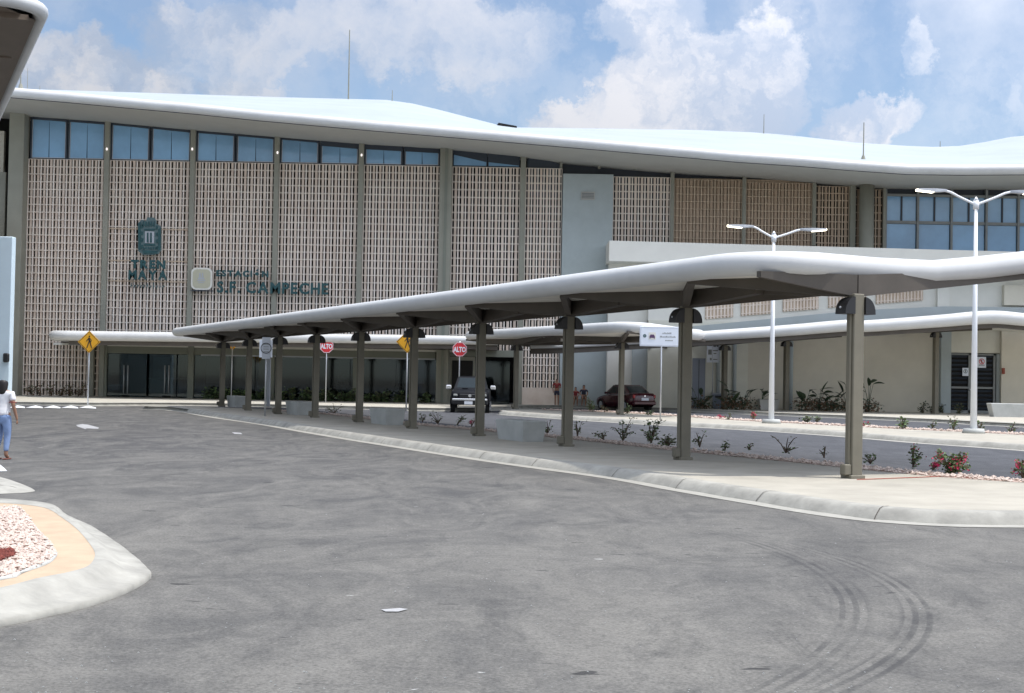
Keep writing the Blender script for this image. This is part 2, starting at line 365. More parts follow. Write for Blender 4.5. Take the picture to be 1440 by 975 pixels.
def kerb(name, path, side, prof, mat, parent=None):
    # path: ground line; side +1: the pavement lies to its left; prof: (inward offset, z)
    k = len(path); vs = []; rng_ = random.Random(3)
    for i, p in enumerate(path):
        a = path[max(0, i-1)]; b = path[min(k-1, i+1)]; d = (b-a).normalized(); n = Vector((-d.y, d.x, 0))*side
        wv = .007*math.sin(i*1.7)+rng_.uniform(-.006, .006)
        for j, (o, z) in enumerate(prof):
            q = p + n*(o + (wv if 0 < j < len(prof)-1 else 0)); vs.append((q.x, q.y, z + (wv*.4 if 0 < j < 3 else 0)))
    m_ = len(prof); fs = [(i*m_+j, i*m_+j+1, (i+1)*m_+j+1, (i+1)*m_+j) for i in range(k-1) for j in range(m_-1)]
    mb = MB().add(vs, fs); me = mb.mesh(name, mat, True)
    bm = bmesh.new(); bm.from_mesh(me)
    bm.normal_update()
    if sum(f.normal.z for f in bm.faces) < 0: bmesh.ops.reverse_faces(bm, faces=bm.faces)
    bm.to_mesh(me); bm.free()
    return tag(inst(name, me, parent), kind='structure')
KP = [(0, .0), (.035, .05), (.085, .10), (.13, .142), (.19, .160), (.33, .162), (.345, .13)]

def circ3(a, b, c):
    ax, ay, bx, by, cx_, cy_ = a.x, a.y, b.x, b.y, c.x, c.y
    d = 2*(ax*(by-cy_)+bx*(cy_-ay)+cx_*(ay-by))
    ux = ((ax*ax+ay*ay)*(by-cy_)+(bx*bx+by*by)*(cy_-ay)+(cx_*cx_+cy_*cy_)*(ay-by))/d
    uy = ((ax*ax+ay*ay)*(cx_-bx)+(bx*bx+by*by)*(ax-cx_)+(cx_*cx_+cy_*cy_)*(bx-ax))/d
    return ux, uy, math.hypot(ax-ux, ay-uy)
marks = []
for tri, w_, fr in (((G(1085,772), G(1196,868), G(1075,972)), .17, 62), ((G(1190,790), G(1290,880), G(1165,972)), .15, 62), ((G(420,800), G(650,868), G(900,800)), .12, 60)):
    ux, uy, rr = circ3(*tri)
    a0 = sorted(math.atan2(p.y-uy, p.x-ux) for p in (tri[0], tri[2]))
    marks.append((ux, uy, rr, w_, fr, a0[0]-.25, a0[1]+.3, .6))
marks[2] = marks[2][:7]+(.3,)
ASP = asphalt('dusty_asphalt', (.046,.046,.047), (.138,.132,.118), marks)
ASP2 = asphalt('darker_asphalt', (.048,.050,.056), (.078,.080,.086), [])
sheet('ground', [(-1500,-600),(1500,-600),(1500,1800),(-1500,1800)], -.03, 'soil')
sheet('asphalt_forecourt', [(-90,-30),(110,-30),(110,80),(-90,80)], 0, ASP)

m1f = [(236,577),(262,580),(300,587),(370,597),(450,611),(600,635),(720,653),(860,672),(950,688),(1038,703),(1180,726),(1300,737),(1440,740),(1800,741),(2500,741)]
m1b = [(245,572.5),(300,573.5),(380,576.5),(451,581.5),(495,585),(589,596),(631,600),(767,612),(860,621),(971,633),(1180,653),(1298,665),(1440,676),(1800,694),(2500,722)]
F1 = cr(gpts(m1f), 5); B1 = cr(gpts(m1b, .14), 5)
nose = [B1[0]+(F1[0]-B1[0])*t+Vector((-1.3*math.sin(math.pi*t), 0, 0)) for t in (.25, .5, .75)]
def inset(path, o, side=1):
    out_ = []
    for i, p in enumerate(path):
        d = (path[min(len(path)-1, i+1)]-path[max(0, i-1)]).normalized(); out_.append(p+Vector((-d.y, d.x, 0))*o*side)
    return out_
sheet('central_pavement', inset(F1, .29)[3:]+B1[::-1], .153, 'pave')
sheet('pavement_nose', nose+F1[:6]+B1[:6][::-1], .149, 'kerb')
kerb('kerb', nose+F1, 1, KP, 'kerb'); kerb('kerb', nose+F1, 1, [(-.24,.006),(-.12,.009),(0.01,.012)], 'gutter')
kerb('kerb', B1, -1, [(0,0),(.01,.15),(.03,.165),(.12,.165),(.13,.14)], 'kerb')
# casting joints across the kerb of the central pavement
kj = tag(inst('kerb_joints', None), kind='structure') if False else None
cum = 0; jm = MB()
for i in range(1, len(F1)-1):
    seg = (F1[i]-F1[i-1]).length; cum += seg
    if cum < 2.4: continue
    cum = 0; d = (F1[i+1]-F1[i-1]).normalized(); n = Vector((-d.y, d.x, 0)); vs = []
    for o_, z_ in KP[:-1]:
        p_ = F1[i]+n*(o_-.003); vs += [(p_.x-d.x*.008, p_.y-d.y*.008, z_+.0075), (p_.x+d.x*.008, p_.y+d.y*.008, z_+.0075)]
    jm.add(vs, [(2*k_, 2*k_+1, 2*k_+3, 2*k_+2) for k_ in range(len(KP)-2)])
tag(jm.obj('kerb_joints', 'beam', fix=False), kind='structure')
# second road
m2f = [(705,583.5),(740,586),(809,591),(895,596.5),(975,601),(1080,607),(1180,614),(1300,624),(1440,634),(1800,662)]
m2b = [(745,576),(809,578),(890,581),(973,586),(1080,593),(1140,596),(1214,600),(1300,604.5),(1440,611),(1800,632)]
F2 = cr(gpts(m2f), 4); B2 = cr(gpts(m2b, .14), 4)
pvf = [(-500,563),(-100,567.5),(0,569.5),(130,571.3),(245,571),(350,572.3),(450,574.5),(620,578.5),(700,577),(760,574),(850,575.5),(950,579),(1100,585),(1200,589),(1320,594.5),(1440,601),(1800,616)]
FP = cr(gpts(pvf), 4)
sheet('second_road', B1[10:]+[Vector((60, 30, 0)), Vector((60, 75, 0))]+[p for p in FP if p.x > -18][::-1], .004, ASP2)
sheet('second_pavement', inset(F2, .29)+B2[::-1]+[(F2[0]+B2[0])/2+Vector((-.9,0,0))], .15, 'pave')
kerb('kerb', [B2[0], (F2[0]+B2[0])/2+Vector((-.9,0,0))]+F2, 1, KP, 'kerb'); kerb('kerb', F2, 1, [(-.3,.008),(0.01,.014)], 'gutter')
kerb('kerb', B2, -1, [(0,0),(.01,.15),(.03,.165),(.12,.165),(.13,.14)], 'kerb')
sheet('entrance_pavement', FP+[Vector((90,110,0)),Vector((-90,110,0))], .15, 'sand')
kerb('kerb', FP, 1, [(0,0),(.04,.12),(.10,.158),(.5,.162),(.9,.162),(.92,.14)], 'kerb')
kerb('kerb', FP, 1, [(-.5,.008),(0.01,.014)], 'gutter')
# pebble strips
def pebbles(name, pts_fn, count, size, z, seed, mats=('pebble',)):
    r = random.Random(seed); mb = MB()
    for i in range(count):
        x, y = pts_fn(r); s = size*r.uniform(.55, 1.3); a = r.uniform(0, 6.28); zz = z + r.uniform(-.2, .5)*s
        base = [(math.cos(a+k*1.5708)*s*(1 if k % 2 else .6), math.sin(a+k*1.5708)*s*(1 if k % 2 else .6)) for k in range(4)]
        vs = [(x+bx_, y+by_, zz+r.uniform(-.1, .25)*s) for bx_, by_ in base]+[(x+r.uniform(-.3, .3)*s, y+r.uniform(-.3, .3)*s, zz+s*.6), (x, y, zz-s*.4)]
        mb.add(vs, [(0,1,4),(1,2,4),(2,3,4),(3,0,4),(1,0,5),(2,1,5),(3,2,5),(0,3,5)])
    return tag(mb.obj(name, list(mats), fix=False), kind='stuff')
def along(path, i0, i1, off0, off1):
    seg = path[i0:i1]; cum = [0]
    for a, b in zip(seg, seg[1:]): cum.append(cum[-1]+(b-a).length)
    def f(r):
        d = r.uniform(0, cum[-1]); i = max(0, min(len(seg)-2, next(j for j in range(len(cum)) if cum[j] >= d)-1))
        a, b = seg[i], seg[i+1]; t = (d-cum[i])/max(1e-6, cum[i+1]-cum[i]); p = a+(b-a)*t; n = Vector((b.y-a.y, -(b.x-a.x), 0)).normalized()
        q = p+n*r.uniform(off0, off1); return q.x, q.y
    return f
def strip(name, path, o0, o1, z, mat):
    vs = []; 
    for i, p in enumerate(path):
        a = path[max(0, i-1)]; b = path[min(len(path)-1, i+1)]; n = Vector((b.y-a.y, -(b.x-a.x), 0)).normalized()
        vs += [(p+n*o0)+Vector((0,0,z)), (p+n*o1)+Vector((0,0,z))]
    fs = [(2*i, 2*i+1, 2*i+3, 2*i+2) for i in range(len(path)-1)]
    return tag(MB().add(vs, fs).obj(name, mat), kind='structure')
strip('gravel_bed', B1[12:], .14, .72, .156, 'gbed'); tag(pebbles('gravel', along(B1, 12, len(B1), .12, .78), 5200, .045, .165, 1), label='pale pink gravel along the back edge of the central pavement')
strip('gravel_bed', B2[2:], .14, .8, .156, 'gbed'); tag(pebbles('gravel', along(B2, 2, len(B2), .12, .8), 2500, .06, .165, 2), label='pale gravel along the back edge of the second pavement')

# left island
isl = [(-160,712),(-60,706),(0,706),(40,709),(74,714.5),(95,730),(129,746),(172,775),(209,808),(207,818),(175,836),(117,856),(60,869),(0,882),(-80,893),(-260,905)]
I1 = cr(gpts(isl), 6)
tanp = [(-160,713),(-60,707.5),(0,707),(60,713),(88,728),(112,746),(134,772),(137,785),(128,797),(100,806),(60,814),(0,829),(-90,842),(-260,850)]
T1 = cr(gpts(tanp, .16), 5)
sheet('left_island_screed', T1, .165, 'tan')
# sloping kerb skirt between outer line and tan edge (lofted)
def resamp(p, n):
    cum = [0]
    for a, b in zip(p, p[1:]): cum.append(cum[-1]+(b-a).length)
    o = []
    for k in range(n):
        d = cum[-1]*k/(n-1); i = max(0, min(len(p)-2, next((j for j in range(len(cum)) if cum[j] >= d-1e-9), 1)-1))
        o.append(p[i]+(p[i+1]-p[i])*((d-cum[i])/max(1e-9, cum[i+1]-cum[i])))
    return o
a_, b_ = resamp(I1, 90), resamp(T1, 90); vs = []; rr_ = random.Random(5)
for i in range(90):
    w0 = .006*math.sin(i*.9)+rr_.uniform(-.006,.006)
    for t, z in ((0, .0), (.0, .045), (.30, .062), (.52, .085), (.72, .14), (.85, .166), (1.06, .1675)):
        w0 *= (t < .9); p = a_[i]+(b_[i]-a_[i])*max(0, t); vs.append((p.x+w0*(t > 0), p.y+w0, z+(w0*.5 if 0 < t < 1 else 0)))
fs = [(i*7+j, i*7+j+1, i*7+j+8, i*7+j+7) for i in range(89) for j in range(6)]
o = MB().add(vs, fs).obj('kerb', 'kerb', smooth=True); tag(o, kind='structure')
grv = cr(gpts([(-200,716),(0,715.5),(27,717),(50,745),(76,775),(75,786),(62,795),(30,806),(0,816),(-200,840)], .165), 3)
sheet('gravel_bed', grv, .169, 'gbed')
kerb('edging', grv, -1, [(-.012,.166),(-.012,.185),(.012,.187),(.015,.168)], 'conc')
def in_poly(x, y, pl):
    c = False; j = len(pl)-1
    for i in range(len(pl)):
        if (pl[i].y > y) != (pl[j].y > y) and x < (pl[j].x-pl[i].x)*(y-pl[i].y)/(pl[j].y-pl[i].y)+pl[i].x: c = not c
        j = i
    return c
bx0, bx1 = min(p.x for p in grv), max(p.x for p in grv); by0, by1 = min(p.y for p in grv), max(p.y for p in grv)
def inpoly(r):
    while True:
        x, y = r.uniform(max(bx0, -6.2), bx1), r.uniform(by0, by1)
        if in_poly(x, y, grv): return x, y
tag(pebbles('gravel', inpoly, 9000, .026, .182, 3), label='pale pink gravel filling the bed of the left island')
# mulch and dry plant in the island
ctr = G(-22, 788, .18)
def disc(r):
    a = r.uniform(0, 6.28); d = math.sqrt(r.random())*.36; return ctr.x+d*math.cos(a)*.5, ctr.y+d*math.sin(a)*1.3
tag(pebbles('mulch', disc, 900, .03, .2, 8, ('mulch',)), label='red brown mulch mound in the gravel at the left edge')
# small island nose behind, at the left edge
nz = cr(gpts([(-220,668),(-60,668),(0,672.5),(22,678),(46,688),(44,692.5),(0,695),(-80,697),(-220,698)]), 5)
kerb('left_rear_island', nz, -1, [(0,.004),(.12,.04),(.3,.075),(.55,.09),(.9,.095)], 'kerb')
# road paint
def paint(name, px, mat='arrow', z=.008): return sheet(name, gpts(px), z, mat)
paint('road_arrow', [(107,598.2),(116,596.8),(124,597.8),(139,601.8),(138,603.6),(122,602.9),(120,604),(109,600.3)])
paint('road_marking', [(536,858.5),(562,856.5),(574,858),(560,861.5),(542,861.5)], 'arrow', .007)
paint('road_marking', [(0,654),(6,659),(10,663),(0,663.5)], 'white', .007); paint('road_marking', [(326,608.5),(338,609),(341,611),(330,610.6)], 'arrow', .007)
sheet('speed_hump', gpts([(-60,565.8),(110,568.5),(112,572.6),(-60,571.5)]), .012, ASP2)
for i in range(6):
    x = -14+i*25; paint('road_marking', [(x, 574.1), (x+14, 570.6+i*.1), (x+24, 572.6+i*.25), (x+24, 574.4+i*.2)], 'white', .02)

# ---------------------------------------------------------------- station building
YF = 87.0
def fx(x, y=230): return P(x, y, YF).x
def fz(x, y, Y=YF): return P(x, y, Y).z
B = thing('station_building', 'long station hall with white sweeping roof, pierced block facade and clerestory windows', 'building')
soff = [(-120,150),(40,165),(148,172.5),(270,184),(390,193.5),(508,203),(620,209),(732,220),(790,229),(860,236),(946,243.5),(1060,249.5),(1195,262),(1243,265.5),(1440,268),(1800,262)]
SZ = [(fx(x, y), fz(x, y)) for x, y in soff]
YE = 81.5
eave = [(-140,125),(13,137),(110,145.5),(180,152),(270,160),(360,169.3),(530,184.5),(620,192),(700,198.8),(860,212.5),(1040,228.3),(1120,233.5),(1193,239.5),(1276,245.3),(1350,246.3),(1440,245.7),(1560,243),(1800,232)]
EZ = [(P(x, y, YE).x, P(x, y, YE).z) for x, y in eave]
YR = 112.0
ridge = [(-140,118),(40,125.5),(200,130.5),(400,137),(558,141),(600,150),(650,163),(703,176.5),(722,179.3),(860,181.2),(980,183),(1075,187),(1130,192.5),(1200,200.5),(1270,205),(1330,207.5),(1370,203),(1432,190.5),(1500,196),(1800,215)]
RZ = [(P(x, y, YR).x, P(x, y, YR).z) for x, y in ridge]
TR = .29
xs = sorted(set([-75+i*1.5 for i in range(93)] + [round(a, 3) for a, b in EZ] ))
cols = []
for x in xs:
    ze = lerp_path(EZ, x); zs = lerp_path(SZ, x*YF/YE if False else x); zr = lerp_path(RZ, x*YR/YE if False else x*1.0)
    cols.append((x, ze, zs))
def rz_at(x, Y):   # ridge follows its own line in x
    return lerp_path(RZ, x)
nx = len(cols); tubev = []; NT = 12
for (x, ze, zs) in cols:
    for j in range(NT+1):
        t = -math.pi/2 - math.pi*j/NT      # from bottom, out toward the viewer, to the top
        tubev.append((x, YE+TR*math.cos(t)*1.0+.0, ze+TR+TR*math.sin(t)))
fs = [(i*(NT+1)+j, (i+1)*(NT+1)+j, (i+1)*(NT+1)+j+1, i*(NT+1)+j+1) for i in range(nx-1) for j in range(NT)]
MB().add(tubev, fs).obj('roof_edge', 'tube', B, True)
# roof skin from edge top to ridge
rows = [0, .15, .35, .55, .75, .9, 1.0]; skin = []
def roofpt(x, ze, t):
    Y = YE + (YR-YE)*t; X = x*(1+(YR/YE-1)*t)
    ztop = ze+2*TR; zr = lerp_path(RZ, x*YR/YE)
    return (X, Y, ztop+(zr-ztop)*t)
for (x, ze, zs) in cols:
    for t in rows: skin.append(roofpt(x, ze, t))
    X, Y, Z = roofpt(x, ze, 1); skin += [(X, Y+14, Z-3.2), (X, Y+26, Z-8)]
nr = len(rows)+2
MB().add(skin, [(i*nr+j, (i+1)*nr+j, (i+1)*nr+j+1, i*nr+j+1) for i in range(nx-1) for j in range(nr-1)]).obj('roof_skin', 'roof', B, True)
# soffit between edge and facade
sv = []
for (x, ze, zs) in cols: sv += [(x, YE, ze+.004), (x*1.0, YE+2.2, ze+(zs-ze)*.4), (x*YF/YE*0+x, YF+1.5, zs)]
MB().add(sv, [(i*3+j, (i+1)*3+j, (i+1)*3+j+1, i*3+j+1) for i in range(nx-1) for j in range(2)]).obj('soffit', 'soffit', B, True)
dv_ = []
for (x, ze, zs) in cols: dv_ += [(x, YE+.02, ze-.035), (x, YE+.02, ze+.02), ]
MB().add(dv_, [(i*2, (i+1)*2, (i+1)*2+1, i*2+1) for i in range(nx-1)]).obj('drip_edge', 'dframe', B)
# fasteners on the right part of the roof
for i in range(9):
    p = P(1248+i*22, 229.5-i*.05+.0, YE-.02)
    MB().box(p.x-.12, p.x+.12, YE+.45, YE+.6, lerp_path(EZ, p.x)+2*TR-.02, lerp_path(EZ, p.x)+2*TR+.09).obj('fastener', 'rib', B)
q = P(703, 179.5, 109); 
MB().ex([(q.x-.45, q.z-.22), (q.x+1.3, q.z-.12), (q.x+1.3, q.z+.05), (q.x-.1, q.z+.28)], 108.5, 110).obj('roof_vent', 'dark', B)
# side and back walls, dark inner wall
def zs_at(X): return lerp_path(SZ, X)
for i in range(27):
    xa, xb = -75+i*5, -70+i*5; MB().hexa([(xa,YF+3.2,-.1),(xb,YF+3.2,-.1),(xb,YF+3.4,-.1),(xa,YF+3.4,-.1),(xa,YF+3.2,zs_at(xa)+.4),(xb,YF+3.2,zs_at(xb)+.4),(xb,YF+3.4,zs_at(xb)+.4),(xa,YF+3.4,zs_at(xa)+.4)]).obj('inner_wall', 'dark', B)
MB().box(-75, 62, YF+22, YF+22.3, -.1, 12).obj('back_wall', 'beige', B)
MB().box(-75, 60, YF+.2, YF+3.2, .155, .2).obj('floor', 'floor', B)
MB().box(fx(150), fx(640), YF+.35, YF+3.2, fz(300,486), fz(300,483)).obj('lobby_ceiling', 'inner', B)
zTop = fz(330, 228.6)
# pilasters  (px x, half width px, protrusion)
def pil(x, hw, pr, z0, ztop=None, name='pilaster', mat='pil', y=230):
    X = fx(x, y); h = hw*YF/F_PX; zt = (zs_at(X)+.25) if ztop is None else ztop
    return MB().bevbox(X-h, X+h, YF-pr, YF+.12, z0, zt, .02).obj(name, mat, B)
PX = [151.5, 272, 390, 508.6]
for x in PX: pil(x, 3.6, .28, fz(x, 487) if x > 160 else .15)
pil(29.5, 10.5, .9, .15); 
pil(628, 8.5, .55, .15); MB().box(fx(628)-.06, fx(628)+.10, YF-.60, YF-.55, .2, zs_at(fx(628))).obj('pilaster_strip', 'header', B)
pil(736, 3.8, .22, .15)
for x in (789, 842.7, 892.5, 996): pil(x, 1.8, .12, zTop+.02, name='mullion')
for x in (946, 1047, 1145.5): pil(x, 2.6, .15, fz(x, 346))
pil(1199, 4, .3, fz(1199, 352)); 
X = fx(1214.5, 300); MB().cyl((X, YF-.75, 3), (X, YF-.75, zs_at(X)+.3), .44, n=24).obj('round_column', 'pil', B, True)
# block screens
BW, BH = .40, .4615
def block_mesh(w, h, mats, nm, d=.16):
    mb = MB(); a, b = w/2, h/2; e = .036; k = .026
    o_ = [(-a,-b),(a,-b),(a,b),(-a,b)]; i_ = [(-a+e,-b+k),(a-e,-b+k),(a-e,b-k),(-a+e,b-k)]
    vs = [(x, 0, z) for x, z in o_]+[(x, 0, z) for x, z in i_]+[(x, d, z) for x, z in i_]
    mb.add(vs, [(1,2,6,5),(3,0,4,7)], 0); mb.add(vs, [(0,1,5,4),(2,3,7,6)], 2); mb.add(vs, [(4,5,9,8),(5,6,10,9),(6,7,11,10),(7,4,8,11)], 1)
    f0, f1 = -a+e+(w-2*e)*.31, -a+e+(w-2*e)*.76
    mb.add([(f0, .07, -b+k), (f1, .035, -b+k), (f1, .035, b-k), (f0, .07, b-k), (f0, d, -b+k), (f0, d, b-k), (f1, d, -b+k), (f1, d, b-k)], [(0,1,2,3),(4,0,3,5),(1,6,7,2)], 1)
    return mb
made = 0
def screen(x0, x1, z0, z1, Y=YF, mats=('block','fin','rail'), single=False, yref=230):
    global made
    X0, X1 = x0, x1; n = max(1, round((X1-X0)/BW)); w = (X1-X0)/n; k = max(1, round((z1-z0)/BH)); h = (z1-z0)/k
    proto = block_mesh(w, h, mats, 'b'); r = random.Random(int(X0*10))
    me = None; mb = MB(); cells = [(i, j) for j in range(k) for i in range(n)]
    for (i, j) in cells:
        cx_, cz_ = X0+w*(i+.5), z0+h*(j+.5)
        jit = r.uniform(-.008, .008)
        if single and made < 300:
            if me is None:
                me = proto.mesh('screen_block', list(mats))
            inst('screen_block', me, B, (cx_, Y+jit, cz_)); made += 1
        else: mb.add([(a+cx_, b+Y+jit, c+cz_) for a, b, c in proto.v], proto.f, 0); mb.m[-len(proto.f):] = proto.m
    if mb.v: tag(mb.obj('block_screen', list(mats), B, fix=False), kind='stuff')
def hx(x): return x*YF/F_PX
screen(fx(29.5)+.46, fx(PX[0])-.16, .16, zTop, single=True)
zh = fz(300, 487.2)
for a, b in zip(PX, PX[1:]+[628]): screen(fx(a)+.16, fx(b)-(.16 if b < 600 else .38), zh, zTop)
screen(fx(628)+.38, fx(736)-.17, fz(680, 493), zTop)
z2 = fz(760, 546)
screen(fx(736)+.17, fx(791), z2, zTop); 
MB().box(fx(736)+.17, fx(791), YF+.01, YF+.2, .15, z2).obj('screen_base', 'fin', B)
zt2 = fz(900, 249)
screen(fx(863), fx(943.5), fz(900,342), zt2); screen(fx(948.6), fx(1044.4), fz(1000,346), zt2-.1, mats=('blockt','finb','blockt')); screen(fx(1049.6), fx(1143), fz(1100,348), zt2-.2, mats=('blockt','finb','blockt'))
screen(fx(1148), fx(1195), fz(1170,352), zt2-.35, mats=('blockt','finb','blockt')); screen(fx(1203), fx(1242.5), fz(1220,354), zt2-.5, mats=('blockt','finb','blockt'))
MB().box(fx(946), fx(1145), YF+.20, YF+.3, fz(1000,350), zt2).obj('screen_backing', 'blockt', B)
# heavier rails behind the emblem
for y in (322.5, 367.2, 396.0):
    z = fz(210, y); MB().box(fx(152)+.16, fx(272)-.16, YF-.03, YF+.02, z-.03, z+.03).obj('rail', 'blockt', B)
# clerestory windows: each a frame with a pane of two sheets
edges = [41.5, 94.5, 151.5, 211.3, 272, 331, 390, 449.4, 508.6, 567, 619.5]
def slanted(x0, x1, z0, inset, Yf, name, mat, par, top_extra=0.0, mi=0):
    return MB().ex([(x0+inset, z0), (x1-inset, z0), (x1-inset, zs_at(x1)-top_extra), (x0+inset, zs_at(x0)-top_extra)], Yf, Yf+.03).obj(name, mat, par)
def win(x0, x1, z0, frame='dframe', split=True, dtop=.2):
    X0, X1 = x0, x1; fr = MB()
    zt0, zt1 = zs_at(X0)-.0, zs_at(X1)-.0
    e = .10
    fr.box(X0, X0+e, YF-.04, YF+.06, z0, zt0); fr.box(X1-e, X1, YF-.04, YF+.06, z0, zt1)
    fr.hexa([(X0+e,YF-.04,zt0-dtop),(X1-e,YF-.04,zt1-dtop),(X1-e,YF+.06,zt1-dtop),(X0+e,YF+.06,zt0-dtop),(X0+e,YF-.04,zt0+.1),(X1-e,YF-.04,zt1+.1),(X1-e,YF+.06,zt1+.1),(X0+e,YF+.06,zt0+.1)])
    w_ = fr.obj('window', frame, B)
    li = MB(); g = .035
    zA, zB = zt0-dtop, zt1-dtop
    li.box(X0+e, X0+e+g, YF-.02, YF+.05, z0+g, zA-.03); li.box(X1-e-g, X1-e, YF-.02, YF+.05, z0+g, zB-.03); li.box(X0+e, X1-e, YF-.02, YF+.05, z0, z0+g)
    li.obj('window_bead', 'lampgrey', w_)
    xm = (X0+X1)/2; zm = (zA+zB)/2
    for a, b, za, zb in (((X0+e, xm-.008, zA, zm), (xm+.008, X1-e, zm, zB)) if split else ((X0+e, X1-e, zA, zB),)):
        MB().ex([(a+g, z0+g), (b-(g if b > xm+.1 else 0), z0+g), (b-(g if b > xm+.1 else 0), zb), (a+(0 if a > xm-.1 else 0), za)], YF+.01, YF+.03).obj('pane', 'bwin', w_)
for a, b in zip(edges, edges[1:]):
    big = lambda v: v in (151.5, 272, 390, 508.6)
    win(fx(a)+(.16 if big(a) else .03), fx(b)-(.16 if big(b) else .03), zTop+.06, dtop=.12 if b < 500 else .3)
MB().box(fx(40), fx(620), YF-.02, YF+.1, zTop, zTop+.06).obj('transom', 'dframe', B)
# shallow wedge windows right of the big pilaster
for a, b in ((637, 685), (686, 731)):
    X0, X1 = fx(a), fx(b); f0 = MB().box(X0, X1, YF+.03, YF+.07, zTop+.0, zs_at(X0)+.1).obj('window', 'dframe', B)
    MB().ex([(X0+.05, zTop+.08), (X1-.05, zTop+.08), (X1-.05, zTop+(.30 if a < 650 else .12)), (X0+.05, zTop+(.72 if a < 650 else .30))], YF, YF+.03).obj('pane', 'bwin', f0)
for a, b in zip((741,789,842.7,892.5,946,996,1047,1096,1145.5,1195), (789,842.7,892.5,946,996,1047,1096,1145.5,1195,1243)):
    MB().ex([(fx(a), 13.0), (fx(b), 13.0), (fx(b), zs_at(fx(b))+.3), (fx(a), zs_at(fx(a))+.3)], YF+.5, YF+.55).obj('clerestory_pane', 'dframe', B)
MB().ex([(fx(742), zTop+.05), (fx(788), zTop+.05), (fx(788), zTop+.25), (fx(742), zTop+1.0)], YF+.1, YF+.12).obj('fixed_panel', 'dframe', B)
# teal tower wall with vent
X0, X1 = fx(792), fx(862.5); tz = fz(830, 246)
MB().bevbox(X0, X1, YF-.35, YF+.2, .1, tz, .02).obj('tower_wall', 'tealw', B)
a, b = P(818, 268, 86), P(837, 279.5, 86); v_ = MB().box(a.x, b.x, YF-.45, YF-.36, b.z, a.z).obj('wall_vent', 'soffit', B)
for i in range(4):
    z = b.z+.07+i*(a.z-b.z-.12)/4; MB().box(a.x+.05, b.x-.05, YF-.47, YF-.45, z, z+.06).obj('slat', 'gframe', v_)
# small clip lights on pilasters
for (x, y) in ((149.8, 209.5), (270, 209.5), (390, 214.5), (508.3, 218)):
    p = P(x, y, YF-.4); MB().ball((p.x, YF-.34, p.z), .06, .06, .09).obj('facade_light', 'litspot', B, True)
# right hand glazed hall
xw = [1243.5, 1288.5, 1336, 1385, 1430, 1478, 1526]
zm_, zb_ = fz(1300, 313.5), fz(1300, 356); ztw = fz(1300, 276)
for a, b in zip(xw, xw[1:]):
    X0, X1 = fx(a, 310), fx(b, 310); h = .13
    fr = MB(); fr.box(X0, X0+h, YF-.15, YF+.1, zb_-.3, zs_at(X0)+.1); fr.box(X0+h, X1, YF-.1, YF+.08, zm_-.09, zm_+.09); fr.box(X0+h, X1, YF-.1, YF+.08, ztw-.05, ztw+.10); fr.box(X0+h, X1, YF-.1, YF+.08, zb_-.1, zb_)
    w_ = fr.obj('window', 'gframe', B)
    xm = (X0+X1+h)/2
    MB().box(xm-.05, xm+.05, YF-.06, YF+.08, zm_+.09, ztw-.05).obj('glazing_bar', 'dframe', w_)
    for c, d, e_, f_ in ((X0+h+.03, xm-.05, zm_+.1, ztw-.05), (xm+.05, X1-.03, zm_+.1, ztw-.05), (X0+h+.03, X1-.03, zb_, zm_-.1)):
        MB().box(c, d, YF+.02, YF+.04, e_, f_).obj('pane', 'bwin', w_)
    MB().box(X0+h, X1, YF+.2, YF+.25, ztw, zs_at(X1)+.2).obj('spandrel', 'dframe', w_)
pil(1243.5, 2, .2, zb_, name='mullion')
# lobby front (left)
zg = fz(300, 499.5); X0, X1 = fx(148.5, 520), fx(612, 520)
MB().box(X0, X1, YF-.1, YF+.1, zg, zh-.02).obj('header_beam', 'header', B)
MB().box(fx(75,520), fx(640,520), YF-.16, YF-.11, zh-.1, zh+.03).obj('header_trim', 'whitew', B)
MB().box(fx(283,520), X1, YF-.15, YF-.10, zg-.05, zg+.03).obj('glass_trim', 'lampgrey', B)
pil(146.5, 4.5, .2, .15, zh, mat='header', y=520); pil(129.5, 3.4, .25, .15, zh, y=520); pil(269, 4.2, .22, .15, zh, mat='header', y=520); pil(382, 4.5, .2, .15, zg, mat='header', y=520); pil(500, 3.2, .2, .15, zg, mat='header', y=520); 
MB().bevbox(fx(617.5,520), fx(622,520), YF-.5, YF-.2, .15, fz(620,487), .02).obj('lobby_post', 'header', B)
MB().bevbox(fx(624,520), fx(632,520), YF-.3, YF+.1, .15, fz(620,487), .02).obj('lobby_post', 'pil', B)
MB().box(fx(632,520), fx(722,520), YF-.1, YF+.1, fz(680,502), fz(680,492.5)).obj('header_beam', 'header', B)
MB().box(fx(632,520), fx(668,520), YF-.05, YF+.1, .15, fz(650,502)).obj('side_panel', 'pil', B)
a, b = P(636, 507, YF), P(664, 565, YF); MB().box(a.x, b.x, YF-.1, YF-.06, .2, a.z).obj('door', 'dark', B)
def pane_at(x0, x1, par=B, Y=YF): return MB().box(fx(x0,520), fx(x1,520), Y, Y+.02, .17, zg-.02).obj('pane', 'glass', par)
for a, b in ((273.5, 325), (325.4, 377.6), (386.6, 442), (442.4, 497), (503.2, 557), (557.4, 614), (668, 717)): pane_at(a, b)
pane_at(151, 168)
for (a, b, h1, h2) in ((168.5, 206.5, 174.5, 180), (210, 248, 232, 237.6)):
    mid = (h1+h2)/2
    for c, d, hh in ((a, mid-.1, h1), (mid+.1, b, h2)):
        dr = pane_at(c, d); dr.name = 'glass_door'
        Xh = fx(hh, 535); MB().cyl((Xh, YF-.08, fz(hh,554)), (Xh, YF-.08, fz(hh,514)), .035, n=8).obj('door_handle', 'galv', dr, True)
        MB().box(fx(d if hh == h1 else c, 520)-.3, fx(d if hh == h1 else c, 520)+.3, YF-.03, YF+.05, .17, .27).obj('door_shoe', 'galv', dr)
pane_at(250, 264)
